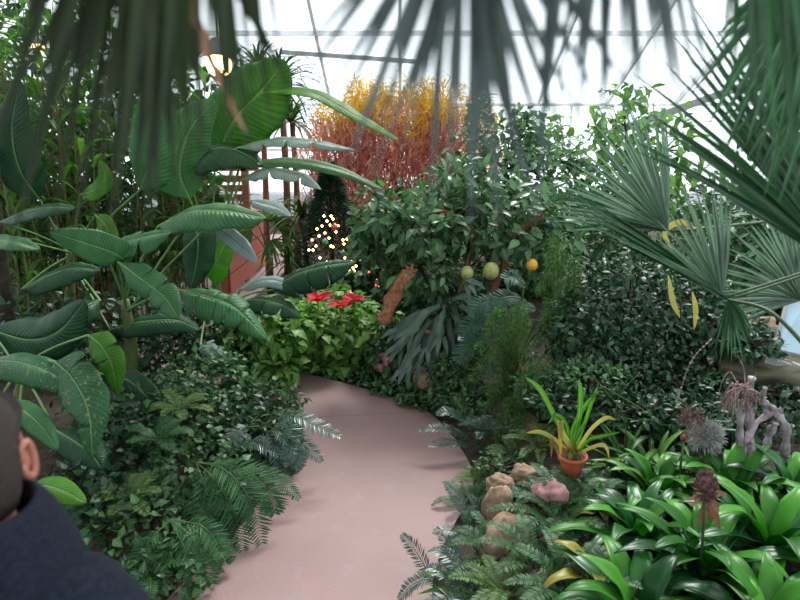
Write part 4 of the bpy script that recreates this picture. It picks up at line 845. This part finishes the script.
banana('banana plant with leaves crossing the dark gap at upper left', gnd(60, 340, 5.4), at(70, 250, 5.3), [
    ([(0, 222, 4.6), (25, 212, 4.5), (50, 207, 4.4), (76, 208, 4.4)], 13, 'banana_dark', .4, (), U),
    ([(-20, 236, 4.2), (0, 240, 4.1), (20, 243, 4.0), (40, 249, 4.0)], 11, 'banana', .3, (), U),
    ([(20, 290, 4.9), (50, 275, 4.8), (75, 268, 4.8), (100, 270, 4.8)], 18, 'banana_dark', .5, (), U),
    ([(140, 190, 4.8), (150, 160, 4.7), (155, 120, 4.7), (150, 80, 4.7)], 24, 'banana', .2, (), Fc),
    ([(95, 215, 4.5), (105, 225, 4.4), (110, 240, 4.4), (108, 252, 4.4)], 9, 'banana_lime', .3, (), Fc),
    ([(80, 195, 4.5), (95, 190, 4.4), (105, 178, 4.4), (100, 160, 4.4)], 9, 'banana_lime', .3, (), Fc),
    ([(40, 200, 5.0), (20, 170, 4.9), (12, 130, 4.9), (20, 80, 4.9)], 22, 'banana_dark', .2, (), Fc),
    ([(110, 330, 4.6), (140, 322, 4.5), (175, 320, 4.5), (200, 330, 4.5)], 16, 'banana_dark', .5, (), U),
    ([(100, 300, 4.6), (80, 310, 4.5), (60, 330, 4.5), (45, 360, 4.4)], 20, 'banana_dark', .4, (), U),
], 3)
banana('banana plant behind with the huge backlit green leaf', gnd(215, 320, 5.6), at(212, 250, 5.5), [
    ([(215, 160, 5.2), (235, 120, 5.1), (262, 90, 5.0), (285, 60, 5.0)], 36, 'banana_mid', .25, (), Fc),
    ([(215, 285, 5.3), (216, 265, 5.2), (222, 250, 5.2), (234, 228, 5.2)], 14, 'banana_lime', .1, (), Fc),
    ([(185, 170, 5.1), (210, 150, 5.0), (235, 150, 5.0), (262, 165, 4.9)], 24, 'banana_dark', .5, (), U),
    ([(190, 200, 5.0), (180, 170, 5.0), (190, 130, 5.0), (215, 100, 5.0)], 26, 'banana', .2, (), Fc),
    ([(262, 92, 5.0), (310, 92, 4.9), (355, 115, 4.8), (400, 141, 4.75)], 8, 'banana_lime', .2, (), U),
    ([(236, 148, 5.0), (270, 140, 4.9), (310, 141, 4.8), (356, 150, 4.75)], 10, 'banana_pale', .5, (.3, .5, .7), U),
    ([(240, 165, 5.0), (285, 160, 4.9), (335, 168, 4.8), (385, 190, 4.75)], 9, 'banana', .4, (), U),
    ([(240, 180, 5.0), (265, 170, 4.9), (300, 175, 4.8), (322, 190, 4.75)], 11, 'banana_pale', .5, (.4, .7), U),
    ([(252, 200, 5.0), (262, 203, 4.9), (276, 207, 4.8), (291, 216, 4.75)], 9, 'banana_pale', .3, (), U),
    ([(200, 345, 4.6), (208, 345, 4.5), (216, 352, 4.5), (227, 363, 4.5)], 10, 'banana_pale', .5, (.4, .7), U),
], 4)
banana('banana plant with the wide striped leaf beside the bright plants', gnd(228, 330, 5.5), at(235, 300, 5.4), [
    ([(272, 290, 5.0), (295, 275, 4.9), (325, 266, 4.8), (356, 262, 4.75)], 23, 'banana_dark', .7, (.3, .5, .7), U),
    ([(245, 300, 5.0), (262, 300, 4.9), (282, 305, 4.8), (302, 318, 4.75)], 15, 'banana_dark', .6, (.4, .7), U),
    ([(240, 290, 5.1), (262, 280, 5.0), (285, 283, 4.95), (304, 297, 4.9)], 9, 'banana_pale', .4, (), U),
], 5)
# tall reeds / ginger behind
for i, (px, Y, h, n, lab, mt) in enumerate([(20, 5.8, 2.9, 26, 'tall reedy ginger clump at the far left edge', 'reed'), (75, 6.2, 3.1, 26, 'tall reedy ginger clump behind the small lime leaves', 'reed'), (120, 6.6, 3.0, 26, 'tall dark reedy clump behind the hanging palm strips', 'reed_d'),
        (45, 7.2, 3.4, 26, 'tallest reedy clump at the back left', 'reed_d'), (165, 7.0, 3.0, 24, 'tall reedy clump left of the backlit banana leaf', 'reed'), (200, 7.8, 3.0, 24, 'far reedy clump behind the backlit banana leaf', 'reed_d')]):
    b = gnd(px, 330, Y); t = thing('ginger_clump', b, lab, 'plant'); r_ = np.random.default_rng(600+i)
    for k in range(n):
        hh = h*(.55+.5*r_.random()); bb = b+A(*r_.normal(0, .18, 2), 0); lean = r_.normal(0, .12, 2); tp = bb+A(lean[0]*hh, lean[1]*hh, hh); P = spline([bb, (bb+tp)/2+A(*r_.normal(0, .04, 3)), tp], 12); m = MB(); tube(m, P, np.linspace(.012, .005, 12), 6); c_ = m.build('cane', M['stem'] if k % 3 else M['bark'], t)
        m = MB(); nl = 12; kk = r_.integers(3, 12, nl); az = r_.random(nl)*2*PI
        for q in range(nl): Pl = arc(P[kk[q]], az[q], 1.0, -.5, .28+.22*r_.random(), 8); ribbon(m, Pl, prof(8)*.03, (0, 0, 1), .3, 2, 0, r_.random())
        m.build('foliage', M[mt], c_)
bush('back_foliage', 'dark foliage filling the far left behind the ginger canes', 'shrub', [(at(30, 180, 9), (1.6, .5, 1.4)), (at(120, 190, 9), (1.3, .5, 1.3)), (at(60, 60, 9.3), (2., .5, 1.3)), (at(190, 210, 8.6), (.5, .4, .6)), (at(170, 90, 9.3), (1.2, .4, .9))], 3600, .22, 'ovate', 'reed_d', base=gnd(80, 300, 9), seed=610)

ct = gnd(2, 300, 4.9); t = thing('added_shade_tree', ct, 'added tree at the far left whose unseen crown shades the left bank', 'tree'); r_ = np.random.default_rng(91)  # tree added to darken the left bank; its crown stays above the view
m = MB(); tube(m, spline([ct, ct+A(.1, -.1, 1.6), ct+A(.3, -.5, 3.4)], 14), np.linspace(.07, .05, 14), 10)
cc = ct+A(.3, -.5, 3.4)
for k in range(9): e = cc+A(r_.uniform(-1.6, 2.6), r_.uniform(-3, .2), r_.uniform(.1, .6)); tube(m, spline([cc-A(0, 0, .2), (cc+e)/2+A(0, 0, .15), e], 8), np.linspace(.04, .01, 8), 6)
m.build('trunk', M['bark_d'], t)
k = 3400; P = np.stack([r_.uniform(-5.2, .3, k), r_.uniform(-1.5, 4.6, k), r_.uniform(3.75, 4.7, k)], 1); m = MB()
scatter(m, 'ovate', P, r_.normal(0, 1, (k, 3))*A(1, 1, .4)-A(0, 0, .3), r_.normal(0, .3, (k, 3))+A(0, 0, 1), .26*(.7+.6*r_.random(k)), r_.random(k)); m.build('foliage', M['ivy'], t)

# low ground cover so the soil reads as planted
P = []; r_ = np.random.default_rng(77)
while len(P) < 9000:
    x, y = r_.uniform(-4.5, 4.5), r_.uniform(1.8, 9)
    d, s = pdist(x, y)
    if d > .05: P.append((x, y, H(x, y)+r_.random()*.06))
P = np.array(P); k = len(P); m = MB(); scatter(m, 'ovate', P, r_.normal(0, 1, (k, 3))*A(1, 1, .4)+A(0, 0, .3), r_.normal(0, .35, (k, 3))+A(0, 0, 1), .05*(.6+.8*r_.random(k)), r_.random(k))
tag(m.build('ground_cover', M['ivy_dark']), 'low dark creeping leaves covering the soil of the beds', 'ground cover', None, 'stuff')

# ================================================================== fan palm on the right
pb = A(2.75, 2.6, H(2.75, 2.6)); t = thing('fan_palm', pb, 'fan palm with large green leaves reaching in from the right', 'palm')
crown = A(2.7, 2.6, 1.75); m = MB(); tube(m, spline([pb, (pb+crown)/2+A(.05, 0, 0), crown], 14), .09+.012*np.sin(np.arange(14)*2.5), 12); m.build('trunk', M['bark'], t)
h1 = at(668, 231, 2.6)
def dirp(a, y=0.): return (math.cos(math.radians(a)), y, math.sin(math.radians(a)))
fan(t, h1, dirp(132), (.25, -1, .3), 1.6, 32, .60, .010, 'palm_hi', 1, .05, crown, pr=.005, taper=.12)
fan(t, h1+A(0, -.02, 0), dirp(168), (.2, -.5, 1), .34, 9, .56, .011, 'palm', 11, .03, crown, taper=.1, pr=.005)
h2 = at(722, 298, 2.3)
fan(t, h2, dirp(118), (.3, -1, .3), 1.3, 22, .50, .010, 'palm_hi', 2, .06, crown, taper=.25, pr=.005)
fan(t, h2+A(.01, -.03, 0), dirp(153), (.4, -.5, .9), .36, 18, .74, .013, 'palm', 12, .03, at(815, 356, 1.9), taper=.1, pr=.006)
fan(t, at(800, 300, 2.6), dirp(140), (.1, -1, .3), 1.8, 26, .50, .011, 'palm_hi', 3, .12, crown, pr=.005)
fan(t, at(850, 275, 1.45), dirp(136), (.4, -1, .4), .72, 26, .74, .012, 'palm', 4, .03, crown, taper=.12, pr=.005)
fan(t, at(845, 250, 1.6), dirp(108), (.4, -1, .4), .8, 20, .62, .013, 'palm', 14, .05, crown, taper=.12, pr=.005)
fan(t, at(845, 20, 1.3), dirp(-118), (.1, -1, .2), 1.5, 20, .30, .012, 'palm', 5, .2, crown)
fan(t, at(820, -60, 1.2), dirp(-100), (.1, -1, .2), 1.6, 22, .34, .012, 'palm', 6, .15, crown)
fan(t, at(728, 300, 2.35), dirp(-70), (0, -1, .4), 1.3, 12, .20, .010, 'palm', 7, .3, crown, pr=.005)

# ================================================================== overhead palm leaves, close to the camera
ob = A(.55, -.85, 0); ob[2] = H(ob[0], ob[1]); t = thing('overhead_palm', ob, 'palm whose dark leaf strips hang down over the top of the view', 'palm')
oc = A(.5, -.75, 2.95); m = MB(); tube(m, spline([ob, (ob+oc)/2+A(.04, 0, 0), oc], 14), .08+.01*np.sin(np.arange(14)*2.5), 12); m.build('trunk', M['bark'], t)
def hang(hub, tips, Yn, hw, mat, seed, name='leaf'):
    hub = np.array(hub); r = np.random.default_rng(seed); mb = MB()
    for i, (x, y) in enumerate(tips):
        e = at(x, y+28, Yn+r.normal(0, .03)); md_ = (hub+e)/2+A(r.normal(0, .004), .03, .012); P = spline([hub, md_, e], 16); tt = np.linspace(0, 1, 16)
        w_ = hw*(.85+.3*r.random())*np.minimum(.25+tt*3, 1)*np.clip((1-tt)*2.6, .08, 1)
        ribbon(mb, P, w_, (0+r.normal(0, .3), -1, .1), .5, 2, 0, r.random())
    o = mb.build(name, M[mat], t); m = MB(); tube(m, spline([oc, (oc+hub)/2+A(0, 0, .1), hub], 10), .006, 6); m.build('petiole', M['petiole'], o)
rr = np.random.default_rng(5)
hang(at(472, -130, .42), [(286, 40), (296, 62), (318, 84), (330, 100), (345, 140), (358, 120), (372, 150), (368, 128), (388, 90), (402, 125), (415, 100), (432, 178), (448, 165), (460, 120), (470, 200), (482, 150), (500, 205), (512, 130), (524, 165), (540, 190), (552, 140), (570, 130), (590, 110), (612, 90), (636, 70)], .42, .0040, 'palm_fore', 1)
hang(at(160, -520, .45), [(x+rr.normal(0, 4), y+rr.normal(0, 22)) for x, y in zip(range(-40, 300, 9), [150, 190, 120, 170, 230, 150, 130, 190, 140, 205, 215, 150, 225, 230, 180, 230, 220, 240, 200, 230, 175, 210, 190, 160, 220, 180, 140, 190, 130, 170, 150, 110, 170, 120, 90, 120, 80])], .46, .0046, 'palm_left', 2)
hang(at(640, -400, .45), [(x+rr.normal(0, 4), y) for x, y in zip(range(535, 725, 8), [185, 130, 90, 105, 80, 120, 95, 70, 110, 85, 100, 75, 90, 110, 100, 60, 80, 70, 95, 85, 100, 90, 80, 70])], .5, .0046, 'palm_fore', 3)
hang(at(790, -420, .6), [(x+rr.normal(0, 4), y) for x, y in zip(range(722, 850, 9), [60, 90, 70, 110, 130, 120, 150, 140, 170, 160, 180, 170, 150, 180, 160])], .6, .0062, 'palm', 6)
hang(at(140, -160, .6), [(10, 70), (30, 120), (45, 90), (85, 60), (105, 110), (120, 150), (135, 160), (146, 200), (155, 190), (172, 150), (190, 120), (205, 110), (250, 80), (290, 60)], .6, .0070, 'palm_left', 4)
P = spline([at(172, -40, .6), at(190, 0, .6), at(210, 58, .6), at(247, 136, .6)], 16); m = MB(); ribbon(m, P, prof(16)*.0050, (0, -1, 0), .2, 2, 0, .5); m.build('dry_strip', M['pinkstrip'], t)['label'] = 'pinkish dry strip'

# ================================================================== lamps
for (px, py, Y, r, mt, lab) in ((219, 64, 4.2, .08, 'lamp', 'glowing warm pendant lamp behind the hanging palm strips'), (38, 48, 7.5, .07, 'bulb', 'small warm pendant lamp at the far upper left')):
    c = at(px, py, Y); t = thing('pendant_lamp', c+A(0, 0, r*2.2), lab, 'lamp')
    m = MB(); ball(m, c, r, n=12); m.build('bulb', M[mt], t); m = MB(); lathe(m, c, [(r*.3, r*2.0), (r*.5, r*1.9), (r*1.0, r*1.0), (r*1.2, r*.5), (r*1.15, r*.5), (r*.9, r*1.0)], 18); m.build('lamp_shade', M['grey'], t)
    m = MB(); tube(m, [c+A(0, 0, r*2), A(c[0], c[1], 3.2+(c[1]+5)*5/11 if c[1] < 6 else 8.2-(c[1]-6)*5/11)], .006, 5); m.build('cord', M['wire'], t)

# ================================================================== person at the left
px0, py0 = -.645, .80
def skin_mesh(name, V, E, Rr, mat, parent, org, sub=2, root=0):
    me = bpy.data.meshes.new(name); me.from_pydata([tuple(np.array(v)-org) for v in V], E, []); o = bpy.data.objects.new(name, me); COL.objects.link(o)
    if parent: o.parent = parent
    else: o.location = tuple(org)
    s = o.modifiers.new('skin', 'SKIN'); s.use_smooth_shade = True
    for i, rd in enumerate(Rr):
        q = me.skin_vertices[0].data[i]; q.radius = rd if isinstance(rd, tuple) else (rd, rd); q.use_root = (i == root)
    ss_ = o.modifiers.new('sub', 'SUBSURF'); ss_.levels = sub; ss_.render_levels = sub
    me.materials.append(mat); return o
pr = thing('person', (px0, py0, 0), 'person with short greying hair in a navy wool jacket, seen from behind', 'person'); org = A(px0, py0, 0)
def PP(x, y, z): return (px0+x, py0+y, z*1.035)
bodyV = [PP(0, 0, .90), PP(0, 0, 1.08), PP(0, -.01, 1.26), PP(0, 0, 1.37), PP(0, .01, 1.44), PP(0, .03, 1.50)]
bodyE = [(0, 1), (1, 2), (2, 3), (3, 4), (4, 5)]; bodyR = [(.15, .11), (.14, .10), (.17, .11), (.12, .085), (.062, .062), (.06, .065)]
for s in (-1, 1):
    n0 = len(bodyV); bodyV += [PP(s*.17, 0, 1.33), PP(s*.235, -.01, 1.08), PP(s*.24, .07, .86), PP(s*.24, .10, .80), PP(s*.09, 0, .82), PP(s*.10, .01, .47), PP(s*.11, -.01, .09), PP(s*.12, .10, .04)]
    bodyE += [(3, n0), (n0, n0+1), (n0+1, n0+2), (n0+2, n0+3), (0, n0+4), (n0+4, n0+5), (n0+5, n0+6), (n0+6, n0+7)]; bodyR += [.06, .045, .03, (.038, .02), .085, .058, .042, (.045, .03)]
    hb_ = n0+3
    for k, (fx, fl) in enumerate(((-.024, .062), (-.008, .07), (.008, .066), (.024, .052))):
        n1 = len(bodyV); bodyV += [PP(s*.24+fx*.3, .105+fx, .775), PP(s*.235+fx*.3, .11+fx, .775-fl*.55), PP(s*.225+fx*.3, .105+fx, .775-fl)]; bodyE += [(hb_, n1), (n1, n1+1), (n1+1, n1+2)]; bodyR += [.0095, .0085, .007]
    n1 = len(bodyV); bodyV += [PP(s*.215, .14, .80), PP(s*.205, .15, .765)]; bodyE += [(hb_, n1), (n1, n1+1)]; bodyR += [.010, .008]
skin_mesh('body', bodyV, bodyE, bodyR, M['skin'], pr, org)
# head, turned slightly to the left, with nose, brow, lips and ears
hc = A(px0, py0+.035, 1.595); yaw = .25; m = MB(); ball(m, (0, 0, 0), 1, n=40); V = m.v[0].copy()
X, Y_, Z = V[:, 0], V[:, 1], V[:, 2]; g = lambda cx, cz, s: np.exp(-((X-cx)**2+(Z-cz)**2)/s)*(Y_ > 0)
S = V*A(.076, .095, .115); S[:, 0] *= 1-.22*np.clip(-Z, 0, 1); S[:, 1] += .022*g(0, -.12, .012)+.012*g(0, -.22, .01)+.008*g(0, .28, .12)+.009*g(0, -.5, .02)+.010*g(0, -.85, .05)-.011*g(.36, .06, .02)-.011*g(-.36, .06, .02)
S[:, 1] -= .01*np.clip(-Z, 0, 1)*(Y_ < 0)
cy, sy = math.cos(yaw), math.sin(yaw); R_ = np.array([[cy, -sy, 0], [sy, cy, 0], [0, 0, 1]])
m.v[0] = S@R_.T+hc; hd_ = m.build('head', M['skin'], pr)
for s in (-1, 1):
    m = MB(); th = np.linspace(0, 2*PI, 20); P = np.stack([s*(.076+.010*np.abs(np.sin(th/2))), .004-.014*np.cos(th)-.006*np.sin(th), -.002+.031*np.sin(th)], 1)@R_.T+hc; tube(m, P, .0062, 8); ball(m, A(s*.076, .006, -.004)@R_.T+hc, .016, (.45, .8, 1.4), 10); m.build('ear', M['skin'], pr)
    m = MB(); ball(m, A(s*.029, .083, .006)@R_.T+hc, .011, n=10); m.build('eye', M['tag'], pr)
m = MB(); ball(m, (0, 0, 0), 1, n=40); V = m.v[0].copy(); line = np.where(V[:, 1] > -.1, .42+.25*np.clip(V[:, 1], 0, 1), -.62); V[:, 2] = np.maximum(V[:, 2], line*1.0)
S = V*A(.081, .100, .122); S += nz(V)*fnoise(V, 12)[:, None]*.0025
m.v[0] = (S+A(0, -.003, .002))@R_.T+hc; m.build('hair', M['hair'], pr)
# clothing
jV = [PP(0, 0, .80), PP(0, 0, 1.0), PP(0, -.01, 1.22), PP(0, -.01, 1.335), PP(0, .005, 1.39)]; jE = [(0, 1), (1, 2), (2, 3), (3, 4)]; jR = [(.19, .14), (.185, .135), (.20, .135), (.15, .11), (.085, .085)]
for s in (-1, 1): n0 = len(jV); jV += [PP(s*.155, -.01, 1.325), PP(s*.225, -.01, 1.26), PP(s*.27, -.02, 1.05), PP(s*.265, .06, .90)]; jE += [(3, n0), (n0, n0+1), (n0+1, n0+2), (n0+2, n0+3)]; jR += [.095, .088, .072, .058]
skin_mesh('jacket', jV, jE, jR, M['jacket'], pr, org, 2)
m = MB(); nn = 40; rings = []
for q, (r_x, r_y, z, dy) in enumerate([(.090, .090, 1.40, 0), (.096, .096, 1.48, 0), (.100, .100, 1.535, .0), (.108, .108, 1.545, -.004), (.132, .128, 1.52, -.008), (.160, .150, 1.462, -.012), (.164, .152, 1.445, -.012), (.145, .135, 1.44, -.01)]):
    th = np.arange(nn)*2*PI/nn; back = .5-.5*np.sin(th); rings.append(np.stack([px0+r_x*np.cos(th), py0+dy+r_y*np.sin(th), z+.012*back*(1 if q < 4 else -.5)+.0*th], 1))
V = np.array(rings); m.add(V, grid_faces(len(rings), nn, True), None); o = m.build('collar', M['jacket'], pr); o.modifiers.new('thickness', 'SOLIDIFY').thickness = .004; o.modifiers.new('sub', 'SUBSURF').render_levels = 2
tV = [PP(0, 0, .86)]; tE = []; tR = [(.16, .115)]
for s in (-1, 1): n0 = len(tV); tV += [PP(s*.09, 0, .76), PP(s*.10, .01, .47), PP(s*.11, -.01, .09)]; tE += [(0, n0), (n0, n0+1), (n0+1, n0+2)]; tR += [.10, .075, .06]
skin_mesh('trousers', tV, tE, tR, M['trouser'], pr, org, 2)
for s in (-1, 1): skin_mesh('shoe', [PP(s*.11, -.04, .055), PP(s*.115, .05, .05), PP(s*.125, .15, .04)], [(0, 1), (1, 2)], [(.05, .055), (.05, .05), (.045, .035)], M['shoe'], pr, org, 2)
